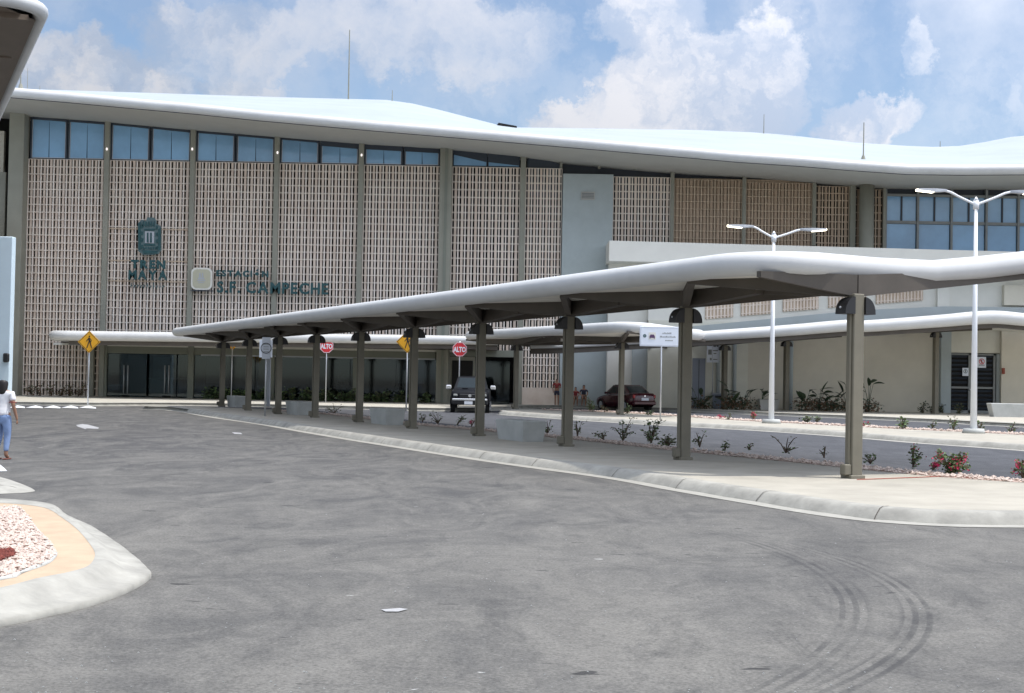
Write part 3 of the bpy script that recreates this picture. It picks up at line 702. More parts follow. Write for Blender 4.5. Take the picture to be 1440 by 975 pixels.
# lobby furniture seen through the glass
def room(x0, x1, y0, y1, Y, d, name, mat, label, cat):
    a, b = P(x0, y0, Y), P(x1, y1, Y); o = MB().bevbox(a.x, b.x, Y, Y+d, max(.2, b.z), a.z, .03).obj(name, mat); tag(o, label, cat); return o
MB().box(fx(268,520), fx(272,520), YF+.1, YF+3.2, .2, zg).obj('partition', 'inner', B)
k = thing('service_counter', 'grey counter with pale top behind the right glass doors', 'counter'); a, b = P(212, 533, 88.4), P(262, 556, 88.4)
MB().bevbox(a.x, b.x, 88.4, 89.1, .2, a.z, .03).obj('counter_front', 'inner', k); MB().box(a.x-.1, b.x+.1, 88.3, 89.2, a.z, a.z+.06).obj('counter_top', 'gframe', k)
room(182, 205, 497, 557, 89.6, .4, 'dark_cabinet', 'dark', 'tall dark cabinet behind the left glass doors', 'cabinet')
room(152, 167, 541, 549, 88.2, .8, 'lobby_seat', 'lampgrey', 'pale lobby seat behind the glass at the far left of the entrance', 'seat')
for i, x in enumerate((215, 290, 470, 560)):
    a, b = P(x, 502, 90), P(x+36, 540, 90); MB().box(a.x, b.x, 90.12, 90.18, b.z, a.z).obj('wall_panel', 'gframe' if i % 2 else 'inner', B)
# left end of the building beyond the corner column
MB().box(fx(-60,400), fx(-8,400), YF+1.0, YF+1.3, .1, 16.5).obj('side_screen_wall', 'beige', B)
pil(5, 4.5, .1, .1, 13.8); pil(-18, 6, .1, .1, 13.9)

# ---------------------------------------------------------------- annex on the right
A = thing('annex_building', 'cream low wing with parapet ledge and small tan openings right of the tower wall', 'building')
YA = 85.0
def ax(x, y=500): return P(x, y, YA).x
def az_(x, y, Y=YA): return P(x, y, Y).z
t0, t1 = P(857, 338.5, 83.5), P(1270, 354, 83.5); b0 = P(857, 367, 83.5)
MB().hexa([(t0.x,83.5,b0.z),(60,83.5,b0.z-.3),(60,86.6,b0.z-.3),(t0.x,86.6,b0.z),(t0.x,83.5,t0.z),(60,83.5,P(1440,361,83.5).z),(60,86.6,P(1440,361,83.5).z),(t0.x,86.6,t0.z)]).obj('parapet', 'whitew', A)
MB().box(ax(855), ax(913,430), YA+1.3 if False else YA+.6, YA+1.5, .1, b0.z).obj('wall', 'whitew', A)
MB().box(ax(890), ax(912), YA+.35, YA+.6, .1, az_(900,470)).obj('corner_shade_strip', 'greyw', A)  # grey strip paints in the shade at the wall corner
MB().box(ax(911), ax(1052), YA, YA+1, .1, az_(1000,452)).obj('wall', 'cream', A)
MB().box(ax(1052), ax(1320), YA+.05, YA+1.05, .1, az_(1100,452)).obj('wall', 'beige', A)
MB().box(ax(911), 60, YA+.10, YA+1.2, az_(1000,455), b0.z).obj('upper_wall', 'whitew', A)
# openings with tan screens, framed in white, following the sloping cornice
ops = [(992,1031,449,432),(1042,1086,444.5,426),(1101,1151,438.5,419),(1165,1218,433,413),(1232,1298,427.5,407)]
for (x0, x1, yb, yt) in ops:
    p = P(x0, yb, YA); q = P(x1, yb-(x1-x0)*.075, YA); h = P(x0, yt-14, YA).z-p.z
    w_ = MB().hexa([(p.x,YA+.03,p.z),(q.x,YA+.03,q.z),(q.x,YA+.09,q.z),(p.x,YA+.09,p.z),(p.x,YA+.03,p.z+h),(q.x,YA+.03,q.z+h),(q.x,YA+.09,q.z+h),(p.x,YA+.09,p.z+h)]).obj('window_opening', 'blockt', A)
    n = int((x1-x0)/4.5)
    mb = MB()
    for i in range(n):
        u_ = (i+.5)/n; X = p.x+(q.x-p.x)*u_; Z = p.z+(q.z-p.z)*u_; mb.box(X-.05, X+.05, YA-.02, YA+.025, Z, Z+h, 0)
    tag(mb.obj('screen_bar', 'fin', w_), kind='stuff')
    for k_ in range(3):
        Z = h*k_/3+.1; MB().hexa([(p.x,YA-.03,p.z+Z),(q.x,YA-.03,q.z+Z),(q.x,YA+.02,q.z+Z),(p.x,YA+.02,p.z+Z),(p.x,YA-.03,p.z+Z+.06),(q.x,YA-.03,q.z+Z+.06),(q.x,YA+.02,q.z+Z+.06),(p.x,YA+.02,p.z+Z+.06)]).obj('rail', 'fin', w_)
# sloping cornice band
cb_ = [(975,459,470),(1100,447,462),(1200,437,455),(1318,431.5,450),(1325,431,450),(1440,432.5,452),(1560,436,456)]
mb = MB()
for (a, b) in zip(cb_, cb_[1:]):
    p, q = P(a[0], a[1], YA-.9), P(b[0], b[1], YA-.9); p2, q2 = P(a[0], a[2], YA-.9), P(b[0], b[2], YA-.9)
    mb.hexa([(p.x,YA-.9,p2.z),(q.x,YA-.9,q2.z),(q.x,YA+.12,q2.z),(p.x,YA+.12,p2.z),(p.x,YA-.9,p.z),(q.x,YA-.9,q.z),(q.x,YA+.12,q.z),(p.x,YA+.12,p.z)])
mb.obj('cornice', 'greyw', A)
MB().box(ax(1318,400), ax(1335,400), YA-.1, YA+.1, az_(1326,450), az_(1326,395)).obj('pier', 'whitew', A)
MB().box(ax(1410,400), 60, YA-.3, YA+.1, az_(1430,430), az_(1430,402)).obj('upper_block', 'beige', A)
MB().box(ax(1320), ax(1334), YA-.5, YA+1, .1, az_(1326,450)).obj('pier', 'tealw', A)
MB().box(ax(1334), ax(1406), YA, YA+1, az_(1370,496.5), az_(1370,440)).obj('wall', 'cream', A)
MB().box(ax(1406), 60, YA-.3, YA+1, .1, az_(1420,440)).obj('wall', 'beige', A)
D = MB().box(ax(1334), ax(1406), YA+.12, YA+.3, .15, az_(1370,497)).obj('louvred_door', 'dark', A)
fr = MB(); zt, zmid, zb = az_(1370,497.5), az_(1370,545.5), .2
for x in (1335, 1363.5, 1398.5): fr.box(ax(x)-.06, ax(x)+.12, YA-.02, YA+.1, .15, zt)
fr.box(ax(1334), ax(1400), YA-.02, YA+.1, zt-.1, zt); fr.box(ax(1334), ax(1400), YA-.03, YA+.09, zmid-.06, zmid+.06); fr.box(ax(1334), ax(1400), YA-.02, YA+.1, .15, .32)
fr.obj('door_frame', 'gframe', D); MB().box(ax(1400), ax(1406), YA-.02, YA+.1, .15, zt).obj('door_jamb', 'greyw', D)
for c, d in ((1337.5, 1361), (1366, 1396)):
    for i in range(13):
        y = 501.5+i*6.1
        if abs(y-545.5) < 2.5 : continue
        z = az_(c, y); MB().add([(ax(c),YA+.10,z-.05),(ax(d),YA+.10,z-.05),(ax(d),YA+.02,z+.06),(ax(c),YA+.02,z+.06),(ax(c),YA+.105,z-.03),(ax(d),YA+.105,z-.03),(ax(d),YA+.03,z+.075),(ax(c),YA+.03,z+.075)], [(0,1,2,3),(7,6,5,4),(3,2,6,7),(0,4,5,1)]).obj('louvre', 'dframe', D)
MB().ball((ax(1364.2), YA-.06, az_(1364,548)), .07, .06, .07).obj('door_knob', 'galv', D, True)
def notice(x0, y0, x1, y1, Y, label, ring):
    t = thing('notice', label, 'notice'); a, b = P(x0, y0, Y), P(x1, y1, Y)
    MB().box(a.x, b.x, Y, Y+.02, b.z, a.z).obj('plate', 'signwhite', t)
    c = ((a.x+b.x)/2, Y-.01, a.z-(a.z-b.z)*.42); rr = (b.x-a.x)*.33; mb = MB()
    for i in range(20):
        t0_, t1_ = i*math.pi/10, (i+1)*math.pi/10
        mb.add([(c[0]+r*math.cos(t_), c[1], c[2]+r*math.sin(t_)) for t_, r in ((t0_, rr), (t1_, rr), (t1_, rr*.78), (t0_, rr*.78))], [(0,1,2,3)])
    mb.obj('ring', ring, t, fix=False)
    MB().box(c[0]-rr*.15, c[0]+rr*.15, Y-.014, Y-.004, c[2]-rr*.6, c[2]+rr*.6).obj('figure', 'ink', t)
    if ring == 'red': MB().beam((c[0]-rr*.6, Y-.02, c[2]+rr*.6), (c[0]+rr*.6, Y-.02, c[2]-rr*.6), .02, .06).obj('slash', 'red', t); MB().box(a.x+.08, b.x-.08, Y-.01, Y, b.z+.1, b.z+.2).obj('print', 'lampgrey', t)
    return t
notice(1374.5, 502, 1386.5, 517.5, YA-.06, 'white prohibition notice with red ring on the right leaf of the louvred door', 'red')
notice(1353.5, 517.5, 1362, 529, YA-.06, 'small white notice on the left leaf of the louvred door', 'teal')
a = P(1411, 522, YA-.35); tag(MB().bevbox(a.x-.09, a.x+.09, YA-.38, YA-.3, a.z-.18, a.z+.18, .02).obj('call_point', 'orange'), 'small brown and orange call point on the wall right of the louvred door', 'call point')
D2 = MB().box(ax(974), ax(992), YA-.06, YA+.02, .15, az_(983,504)).obj('double_door', 'doorgrey', A)
MB().box(ax(983)-.015, ax(983)+.015, YA-.075, YA-.05, .2, az_(983,506)).obj('door_gap', 'ink', D2)
for x in (1010, 1033): MB().cyl((ax(x), YA-.12, .15), (ax(x), YA-.12, az_(x,480)), .11, n=10).obj('downpipe', 'greyw', A, True)
MB().cyl((ax(1112), YA-.12, .15), (ax(1112), YA-.12, az_(1112,480)), .13, n=10).obj('downpipe', 'tealw', A, True)

# pale blue panel at the far left
a, b = P(-90, 331, 70), P(12.5, 534, 70)
tw = thing('pale_blue_panel_wall', 'pale blue tall smooth panel wall at the far left beside the corner column', 'wall', ((a.x+b.x)/2, 70, 0))
MB().bevbox(a.x-(a.x+b.x)/2, (b.x-a.x)/2, 0, .5, 0, a.z, .03).obj('panel', 'paleblue', tw)
MB().bevbox((b.x-a.x)/2-.25, (b.x-a.x)/2+.02, -.25, -.01, 2.05, 2.5, .05).obj('wall_lamp', 'black', tw)

# ---------------------------------------------------------------- canopies
U = Vector((-.4027, .9153, 0)); V = Vector((.9153, .4027, 0))
def rrect(w, l, rc, n=7):
    o = []
    for cx_, cy_, a0 in ((w-rc, rc, -90), (w-rc, l-rc, 0), (rc, l-rc, 90), (rc, rc, 180)):
        for i in range(n+1):
            a = R(a0+90*i/n); o.append((cx_+rc*math.cos(a), cy_+rc*math.sin(a)))
    return o
def dens(o, step):
    out_ = []
    for i, p in enumerate(o):
        q = o[(i+1) % len(o)]; d = math.hypot(q[0]-p[0], q[1]-p[1]); k = max(1, int(d/step))
        for j in range(k): out_.append((p[0]+(q[0]-p[0])*j/k, p[1]+(q[1]-p[1])*j/k))
    return out_
def lamp_mesh():
    mb = MB(); n = 7; prof = [(0, 0)]+[(.19*math.sin(math.pi/2*i/n)*1.0, .26*math.cos(math.pi/2*i/n)) for i in range(n+1)]
    prof = [(0, -.02), (0, .27)]+[(.20*math.sin(math.pi/2*i/n), .26*math.cos(math.pi/2*i/n)) for i in range(1, n+1)]+[(.20, -.02)]
    k = len(prof); vs = [(x, -.14, z) for x, z in prof]+[(x, .14, z) for x, z in prof]
    mb.add(vs, [tuple(range(k)), tuple(range(2*k-1, k-1, -1))]+[(i, k+i, k+(i+1) % k, (i+1) % k) for i in range(k)])
    mb.cyl((.199,0,.09),(.212,0,.09), .02, n=8, mi=1)
    return mb.mesh('floodlight', ['black','lampgrey'])
LAMP = lamp_mesh()
def column(par, p, zbase, ztop, w=.27, pipe=True, lamp_z=None, sc=1.0):
    c = thing('column', None, None, (p.x, p.y, zbase), math.atan2(V.y, V.x)) if False else None
    ang = math.atan2(V.y, V.x)
    c = MB().bevbox(-w/2, w/2, -w/2, w/2, 0, ztop-zbase, .012).obj('column', 'col', par, loc=(p.x, p.y, zbase)); c.rotation_euler = (0, 0, ang)
    MB().bevbox(-w/2-.05, w/2+.03, -w/2-.04, w/2+.04, 0, .06, .01).obj('base_plate', 'col', c)
    MB().ex([(-w/2-.03, 0), (-w/2+.005, 0), (-w/2+.005, .5), (-w/2-.002, .5)], -.06, .06).obj('base_stiffener', 'col', c)
    if pipe:
        MB().cyl((-w/2-.022, -.04, .02), (-w/2-.022, -.04, ztop-zbase-.1), .02, n=6).obj('pipe', 'col', c); MB().bevbox(-w/2-.14, -w/2-.002, -.09, .05, .06, .24, .015).obj('junction_box', 'col', c)
    zl = (lamp_z or ztop-.2)-zbase
    inst('floodlight', LAMP, c, (w/2, 0, zl-.13)); inst('floodlight', LAMP, c, (-w/2, 0, zl-.13), (0, 0, math.pi))
    return c
def canopy(name, label, O_, w, l, r, zf, cols_, rc=1.1, group=None, beams=True, zcol=3.17, lamps=3.03, edgemat='tube', ceil='ceil', s_col=1.9, bd=.33, wc=.21):
    t = thing(name, label, 'canopy', (O_.x, O_.y, 0), group=group); loc = lambda s, q, z: Vector((V.x*s+U.x*q, V.y*s+U.y*q, z))
    out_ = dens(rrect(w, l, rc), 1.2)
    out_ = [(r+(s/w)*(w-2*r), r+(q/l)*(l-2*r)) for s, q in out_]
    MB().tube([loc(s, q, zf(s, q)-r) for s, q in out_], r, 14, closed=True).obj('roof_edge', edgemat, t, True)
    def grid(zo, nm, mat):
        ns, nl = 9, max(4, int(l/1.5)); vs = []
        for j in range(nl+1):
            q = r+(l-2*r)*j/nl; dq = min(q-r, l-r-q); ins = r + (rc-math.sqrt(max(0, rc*rc-(rc-dq)**2)) if dq < rc else 0)
            for i in range(ns+1): s = ins+(w-2*ins)*i/ns; vs.append(loc(s, q, zf(s, q)+zo))
        MB().add(vs, [(j*(ns+1)+i, j*(ns+1)+i+1, (j+1)*(ns+1)+i+1, (j+1)*(ns+1)+i) for j in range(nl) for i in range(ns)]).obj(nm, mat, t, True)
    grid(-.03, 'roof_skin', 'roof'); grid(-2*r+.04, 'ceiling', ceil)
    cq = [((p-O_).dot(V), (p-O_).dot(U), p) for p in cols_]
    for (s, q, p) in cq: column(t, p-Vector((O_.x, O_.y, 0)), .15, zcol+.05, lamp_z=lamps, w=wc)
    if beams:
        zt = lambda s, q: zf(s, q)-2*r+.06
        qs = [c[1] for c in cq]; gaps = (qs[-1]-qs[0])/max(1, len(qs)-1) if len(qs) > 1 else l*.6
        for (s, q, p) in cq:
            for ds in (-1, 1):
                es = r*1.6 if ds < 0 else w-r*1.6
                for dq in (-1, 1):
                    eq = min(l-2*r, max(2*r, q+dq*gaps*.5)); a = loc(s, q, zt(s, q)); b = loc(es, eq, zt(es, eq))
                    MB().beam(a, b, .13, zt(s, q)-zcol, .10).obj('beam', 'beam', t)
                a = loc(s, q, zt(s, q)); b = loc(es, q, zt(es, q)); 
            for dq in (-1, 1):
                eq = min(l-2*r, max(2*r, q+dq*gaps*.5)); a = loc(s, q, zt(s, q)); b = loc(s, eq, zt(s, eq)); MB().beam(a, b, .20, zt(s, q)-zcol, bd*.62).obj('beam', 'beam', t)
        s0 = r*1.5
        sm = w*.5
        qa = 2*r; mb = MB(); kk = 5
        for i in range(kk):
            s1, s2 = s0+(w-2*s0)*i/kk, s0+(w-2*s0)*(i+1)/kk; mb.beam(loc(s1, qa, zt(s1, qa)), loc(s2, qa, zt(s2, qa)), .10, .10, .10)
        mb.obj('edge_beam', 'beam', t)
    return t
def sm(x): x = max(0, min(1, x)); return x*x*(3-2*x)
O1 = Vector((3.92, 22.9, 0))
c1 = [(1200,673),(961,647),(797,628),(674,613.5),(580,603),(505,594),(443,587.5),(391,582.5),(349,577.5),(312,572)]
C1 = [G(x, y, .15) for x, y in c1]
canopy('walkway_canopy', 'long white edged walkway canopy on ten columns nearest the camera', O1, 7.4, 52.4, .205, lambda s, q: 3.9+.36*sm((s-3.4)/3.6)-.03*math.exp(-((s-3.0)/1.0)**2), C1, rc=1.2)
O2 = P(880, 452, 60.5); O2.z = 0
canopy('drop_off_canopy', 'short white edged canopy over the second pavement behind the red car', O2, 4.6, 19.5, .24, lambda s, q: P(880, 451, 60.5).z-.25*sm(s/4), [G(873,583.5,.15), G(725,575,.15)], rc=1.3, zcol=3.45, lamps=3.32)
# wide high canopy at the top left corner
cr_ = P(76, -6, 38); O0 = Vector((cr_.x, cr_.y, 0))-V*15
t0_ = canopy('high_canopy', 'high white edged canopy with brown underside at the top left corner', O0, 15, 60, .20, lambda s, q: cr_.z, [O0+V*5+U*10+Vector((0,0,0)), O0+V*5+U*40], rc=1.2, ceil='hbeam', zcol=cr_.z-.6, lamps=cr_.z-1, beams=False)
for i in range(7):
    p0 = O0*-1+Vector((0,0,0)); q0 = 2.0+i*5.6
    a = V*11.2+U*q0; MB().hexa([(V*s+U*q+Vector((0,0,z))) for z in (cr_.z-.46, cr_.z-.38) for s, q in ((8.6, q0), (13.2, q0), (13.2, q0+3.4), (8.6, q0+3.4))]).obj('ceiling_panel', 'ceil', t0_)
    MB().beam(V*8.2+U*(q0+4.3)+Vector((0,0,cr_.z-.36)), V*14.4+U*(q0+4.3)+Vector((0,0,cr_.z-.36)), .5, .35, .2).obj('beam', 'hbeam', t0_)
MB().beam(V*14.0+U*1+Vector((0,0,cr_.z-.36)), V*14.0+U*59+Vector((0,0,cr_.z-.36)), .9, .15).obj('beam', 'hbeam', t0_)
MB().beam(V*8.0+U*1+Vector((0,0,cr_.z-.36)), V*8.0+U*59+Vector((0,0,cr_.z-.36)), .4, .5).obj('beam', 'hbeam', t0_)

def front_canopy(name, label, top, Yf, Yb, thick, colsp, zc, rise=.0, left_round=True, beamdepth=.35):
    t = thing(name, label, 'canopy'); pts = []
    for (x, y), th in zip(top, thick):
        p = P(x, y, Yf); r = th*Yf/F_PX/2; pts.append((p.x, p.z-r, r))
    # densify
    d = [Vector((a, b, c)) for a, b, c in pts]; d = cr(d, 5)
    path = [Vector((a.x, Yf, a.y)) for a in d]; rs = [a.z for a in d]
    if left_round:
        a0 = path[0]; r0 = rs[0]; arc = [Vector((a0.x-1.1+1.1*(1-math.sin(R(90*i/5)))*0-0 + 1.1*(1-math.sin(R(90*i/5))) - 0, Yf+1.1*(1-math.cos(R(90*i/5))), a0.z)) for i in range(5, 0, -1)]
        arc = [Vector((a0.x-1.1*math.sin(R(90*i/5)), Yf+1.1*(1-math.cos(R(90*i/5))), a0.z)) for i in range(5, 0, -1)]
        arc = [Vector((a0.x-1.1, Yb, a0.z))]+arc; path = arc+path; rs = [r0]*len(arc)+rs
    MB().tube(path, rs, 14).obj('roof_edge', 'tube', t, True)
    k = len(d); vs = []; vc = []
    for a in d: vs += [(a.x, Yf, a.y+a.z*.92), (a.x, Yb, a.y+a.z*.92+rise)]; vc += [(a.x, Yf, a.y-a.z*.8), (a.x, Yb, a.y-a.z*.8+rise)]
    vs = [(d[0].x-1.1, Yf+1.1, d[0].y+d[0].z*.92), (d[0].x-1.1, Yb, d[0].y+d[0].z*.92)]+vs if left_round else vs
    vc = [(d[0].x-1.1, Yf+1.1, d[0].y-d[0].z*.8), (d[0].x-1.1, Yb, d[0].y-d[0].z*.8)]+vc if left_round else vc
    for nm, vv, mt in (('roof_skin', vs, 'roof'), ('ceiling', vc, 'ceil')):
        MB().add(vv, [(2*i, 2*i+1, 2*i+3, 2*i+2) for i in range(len(vv)//2-1)]).obj(nm, mt, t)
    Zc = lambda X: lerp_path([(a.x, a.y-a.z) for a in d], X)
    x0 = d[0].x; x1 = d[-1].x
    fb = MB(); 
    for i in range(len(d)-1): fb.beam((d[i].x, Yf+.15, d[i].y-d[i].z*.7), (d[i+1].x, Yf+.15, d[i+1].y-d[i+1].z*.7), .12, .32, .32)
    fb.obj('edge_beam', 'beam', t)
    for (x, y) in colsp:
        p = G(x, y, .15); ztop = min(Zc(p.x)-beamdepth*.6, 9); p = Vector((p.x, p.y, 0))
        column(t, p, .15, ztop, w=.27, pipe=False, lamp_z=ztop-.15)
        for ex_, ey in ((-2.6, Yf+.3), (2.6, Yf+.3), (-2.6, Yb-.3), (2.6, Yb-.3), (-3.2, p.y), (3.2, p.y)):
            X = min(max(p.x+ex_, x0), x1); a = (p.x, p.y, Zc(p.x)+.1); b = (X, ey, Zc(X)+.1); MB().beam(a, b, .14, Zc(p.x)+.1-ztop, .2).obj('beam', 'beam', t)
    return t
front_canopy('side_canopy', 'white edged canopy running in front of the cream wing on the right', [(746,485.5),(800,483.5),(870,478),(955,468.5),(1100,457.5),(1190,449.7),(1217,450.5),(1318,443),(1370,438),(1402,437),(1440,440.5),(1520,449),(1600,452)], 77.5, 83.8,
   [5,6,8,13,16,17,17,18,19,19,18.5,18,18], [(945,572.5),(1018,575.5),(1105,577.5),(1315,582)], 3.5, left_round=False)
t4 = front_canopy('entrance_canopy', 'low white edged canopy over the glass entrance on the left', [(96,465),(200,466.5),(350,468.6),(480,470),(560,471),(640,472.2),(700,474)], 81.0, YF-.2, [14.5,14,13.5,13,13,12.5,12], [], 3.5, left_round=True)
MB().box(P(90,480,YF).x, P(700,480,YF).x, YF-.6, YF-.2, fz(300,486.5), fz(300,483)).obj('edge_beam', 'beam', t4)

# ---------------------------------------------------------------- benches
def bench_mesh():
    mb = MB(); L_, w, h = 1.75, .64, .52; k = .87
    def ring(z, f, b=0): return [(-w/2*f+b, -L_/2*f+b, z), (w/2*f-b, -L_/2*f+b, z), (w/2*f-b, L_/2*f-b, z), (-w/2*f+b, L_/2*f-b, z)]
    vs = ring(0, k)+ring(h-.02, 1)+ring(h, 1, .02)
    fs = [(3,2,1,0), (8,9,10,11)]
    for r_ in (0, 4):
        for i in range(4): fs.append((r_+i, r_+(i+1) % 4, r_+4+(i+1) % 4, r_+4+i))
    return mb.add(vs, fs).mesh('concrete_bench', 'conc')
BM = bench_mesh()
bl = ['pale concrete bench nearest the camera under the long canopy', 'pale concrete bench second nearest under the long canopy, left of the yellow diamond post', 'pale concrete bench between the sixth and eighth canopy columns, right of the white square sign', 'farthest pale concrete bench under the long canopy, beside the last column']
for i, (x, y, rz) in enumerate(((732, 621.5, 0), (541, 598, 0), (416, 584, 0), (329, 573, 0))):
    p = G(x, y, .15); o = inst('concrete_bench', BM, None, (p.x+.0, p.y+.8, .15), (0, 0, math.atan2(V.y, V.x)))
    tag(o, bl[i], 'bench', 'concrete benches under the long canopy')
p = G(1428, 587, .15); o = inst('concrete_bench', BM, None, (p.x, p.y+.4, .15), (0, 0, math.atan2(V.y, V.x)+1.2)); o.scale = (1.1, 1.5, 1.4)
tag(o, 'grey concrete bench in front of the wall right of the louvred door', 'bench', 'concrete benches')

# ---------------------------------------------------------------- street lamps
def street_lamp(x, y, hubx, huby, arms, label):
    b = G(x, y, .15); Y = b.y; hub = P(hubx, huby, Y); t = thing('street_lamp', label, 'street lamp', (b.x, b.y, .15), group='white twin arm street lamps')
    o = Vector((b.x, b.y, .15)); H = hub.z-.15
    MB().cyl((0,0,0), (0,0,H), .115, .055, 14).obj('pole', 'white', t, True)
    MB().cyl((0,0,0), (0,0,.16), .38, .34, 16).obj('base', 'conc', t, True)
    MB().cyl((0,0,H-.18), (0,0,H+.10), .10, .10, 12).cyl((0,0,H+.10), (0,0,H+.24), .10, .02, 12).obj('hub', 'white', t, True)
    for (tx, ty, lit) in arms:
        tip = P(tx, ty, Y)-o; sgn = 1 if tip.x > 0 else -1; e = Vector((tip.x-sgn*.95, 0, tip.z-.02))
        pts = [Vector((0,0,H-.03)), Vector((e.x*.5, 0, H-.03+(e.z-H)*.55)), Vector((e.x*.8, 0, H-.03+(e.z-H)*.93)), e]
        am = MB().tube(cr(pts, 4), .042, 8).obj('arm', 'white', t, True)
        hd = MB().add([(e.x+sgn*a, b_, e.z+c) for a, b_, c in ((-.05,-.06,-.03),(-.05,.06,-.03),(-.05,.06,.05),(-.05,-.06,.05),(.35,-.16,-.06),(.35,.16,-.06),(.35,.14,.06),(.35,-.14,.06),(.95,-.13,.0),(.95,.13,.0),(.95,.11,.05),(.95,-.11,.05))],
            [(0,1,2,3),(8,11,10,9)]+[(k+i, k+(i+1) % 4, k+4+(i+1) % 4, k+4+i) for k in (0, 4) for i in range(4)]).obj('lamp_head', 'lampgrey', t)
        MB().add([(e.x+sgn*a, b_, e.z+c) for a, b_, c in ((.42,-.125,-.075),(.42,.125,-.075),(.98,.11,-.02),(.98,-.11,-.02),(.42,-.125,.02),(.42,.125,.02),(.98,.11,.04),(.98,-.11,.04))],
            [(0,1,2,3),(7,6,5,4),(0,4,5,1),(1,5,6,2),(2,6,7,3),(3,7,4,0)]).obj('lens', 'lit' if lit else 'lampgrey', hd)
street_lamp(1084.5, 595.5, 1092, 334, [(1024, 317.5, 1), (1161, 323, 1)], 'smaller white twin arm street lamp left of the near canopy end')
street_lamp(1369, 609.5, 1376, 287, [(1290, 267, 1), (1462, 270, 1)], 'taller white twin arm street lamp in front of the louvred door, with lit left lamp')
# roof antennas and lightning rods
def rod(x, y0, y1, Y, label, r=.04, foot=True):
    a = P(x, y0, Y); b = P(x+(y0-y1)*.018, y1, Y); t = thing('lightning_rod', label, 'lightning rod', tuple(a))
    MB().cyl((0,0,-.3), (b.x-a.x,0,b.z-a.z), r, r*.6, 6).obj('mast', 'pil', t)
    if foot: MB().cyl((0,0,-.25), (0,0,.25), .22, .08, 8).obj('foot', 'pil', t)
rod(490, 138.5, 42, 111.5, 'tall thin mast on the roof ridge left of the roof peak', .065, False)
rod(551.5, 141, 127, 111.5, 'short thin rod beside the roof peak', .04, False)
rod(1074, 187, 161, 111.5, 'thin rod on the ridge above the middle of the right roof', .04, False)
rod(1214, 225, 172.5, 84, 'dark lightning rod with foot near the roof edge above the round column', .045)
rod(29, 124, 97, 84, 'leftmost rod with foot at the left roof end', .045); rod(38.5, 125.5, 96, 100, 'thin leaning rod second from the left roof end', .025, False); rod(56, 126.5, 121, 100, 'very short rod third from the left roof end', .03, False)
rod(1322, 207.5, 199, 111.5, 'tiny rod in the dip of the right roof', .04, False); rod(620, 178, 171, 92, 'tiny rod on the roof slope above the wide pilaster', .02, False)

# ---------------------------------------------------------------- facade lettering and emblem
YS = YF-.45
def px_text(root, body, x0, x1, ybase, ytop, mat, Y=YS, depth=.05, off=.012, serif=False, slope=.0185):
    a = P(x0, ybase, Y); b = P(x1, ybase, Y); h = P(x0, ytop, Y).z-a.z; W_ = b.x-a.x
    mats = []; adv = []; x = 0
    for ch in body:
        if ch == ' ': adv.append((None, x, 0)); x += .30; continue
        me = textmesh(ch, 1, depth, off/h if h else off); xsv = [v.co.x for v in me.vertices]; zv = [v.co.z for v in me.vertices]
        w = max(xsv)-min(xsv); adv.append((me, x-min(xsv), w)); x += w+.12
    tot_ = x-.12; sx = W_/tot_; H0 = .729 ; sz = h/H0
    for me, xx, w in adv:
        if me is None: continue
        for v in me.vertices: v.co.x *= sx; v.co.z *= sz
        me.materials.clear(); me.materials.append(MT[mat])
        inst('letter', me, root, (a.x+xx*sx, Y, a.z))
    return sx, sz
sg = thing('station_emblem_sign', 'dark teal relief emblem above the words TREN MAYA on the block screen', 'sign')
def pe(x, y): q = P(x, y, YS); return (q.x, q.z)
outl = [(194,314),(199,309),(205,311),(207,306),(216,306),(219,309),(220,315),(226,318),(226.5,352),(223,357),(214,358.5),(201,358.5),(194,353)]
MB().ex([pe(*p) for p in outl], YS, YS+.12).obj('emblem_plate', 'tealside', sg)
mb = MB(); r = random.Random(4)
def blob(pts): mb.ex([pe(*p) for p in pts], YS-.05, YS+.01)
blob([(194.5,315),(198,312),(198,352),(194.5,350)]); blob([(222.5,323),(226,321),(226,351),(222.5,353)]); blob([(200,352),(222,353),(221,357),(202,357)])
blob([(203,322),(218,322),(218,324.3),(203,324)]); blob([(203,343),(218,343.5),(218,346),(203,345.5)])
for i in range(4): y = 316+i*9.5; blob([(198.8,y),(201.5,y+.5),(201,y+5),(198.8,y+5.5)]); blob([(219.3,y+2),(222,y+2),(221.5,y+6.5),(219.3,y+7)])
for i in range(5): x = 200+i*3.7; blob([(x,318),(x+1,312.5-1.2*(i % 2)),(x+2.6,312.5-1.4*((i+1) % 2)),(x+2.5,319)])
for i in range(6): x = 201+i*3.4; blob([(x,348),(x+2.2,348),(x+2.2,351),(x+.4,350.6)])
mb.obj('relief', 'teal', sg)
mb = MB()
mb.ex([pe(204,325.5), pe(217,326), pe(216.5,342.5), pe(204,342)], YS-.03, YS+.005); mb.obj('stela_ground', 'lampgrey', sg)
mb = MB()
for x in (207.0, 211.6): mb.ex([pe(x,327.5), pe(x+2, 327.5), pe(x+2.2,341.5), pe(x-.2,341.5)], YS-.07, YS-.02)
mb.obj('stela', 'teal', sg)
px_text(sg, 'TREN', 184, 232.5, 376.8, 365.5, 'teal', off=.024); px_text(sg, 'MAYA', 180.5, 235, 392.4, 379.6, 'teal', off=.02)
mb = MB()
for i in range(11):
    x = 183.5+i*4.5; y = 405+i*.1; h = (7, 4.5, 5, 4, 5, 7, 4, 8, 4.5, 4, 4.5)[i]
    mb.ex([pe(x,y), pe(x+1.1,y), pe(x+1.6,y-h), pe(x+.5,y-h)], YS, YS+.04)
    mb.ex([pe(x+1.2,y-3.6), pe(x+3.2,y-3.8), pe(x+3.2,y-2.8), pe(x+1.2,y-2.7)], YS, YS+.04)
mb.obj('small_script', 'teal', sg)
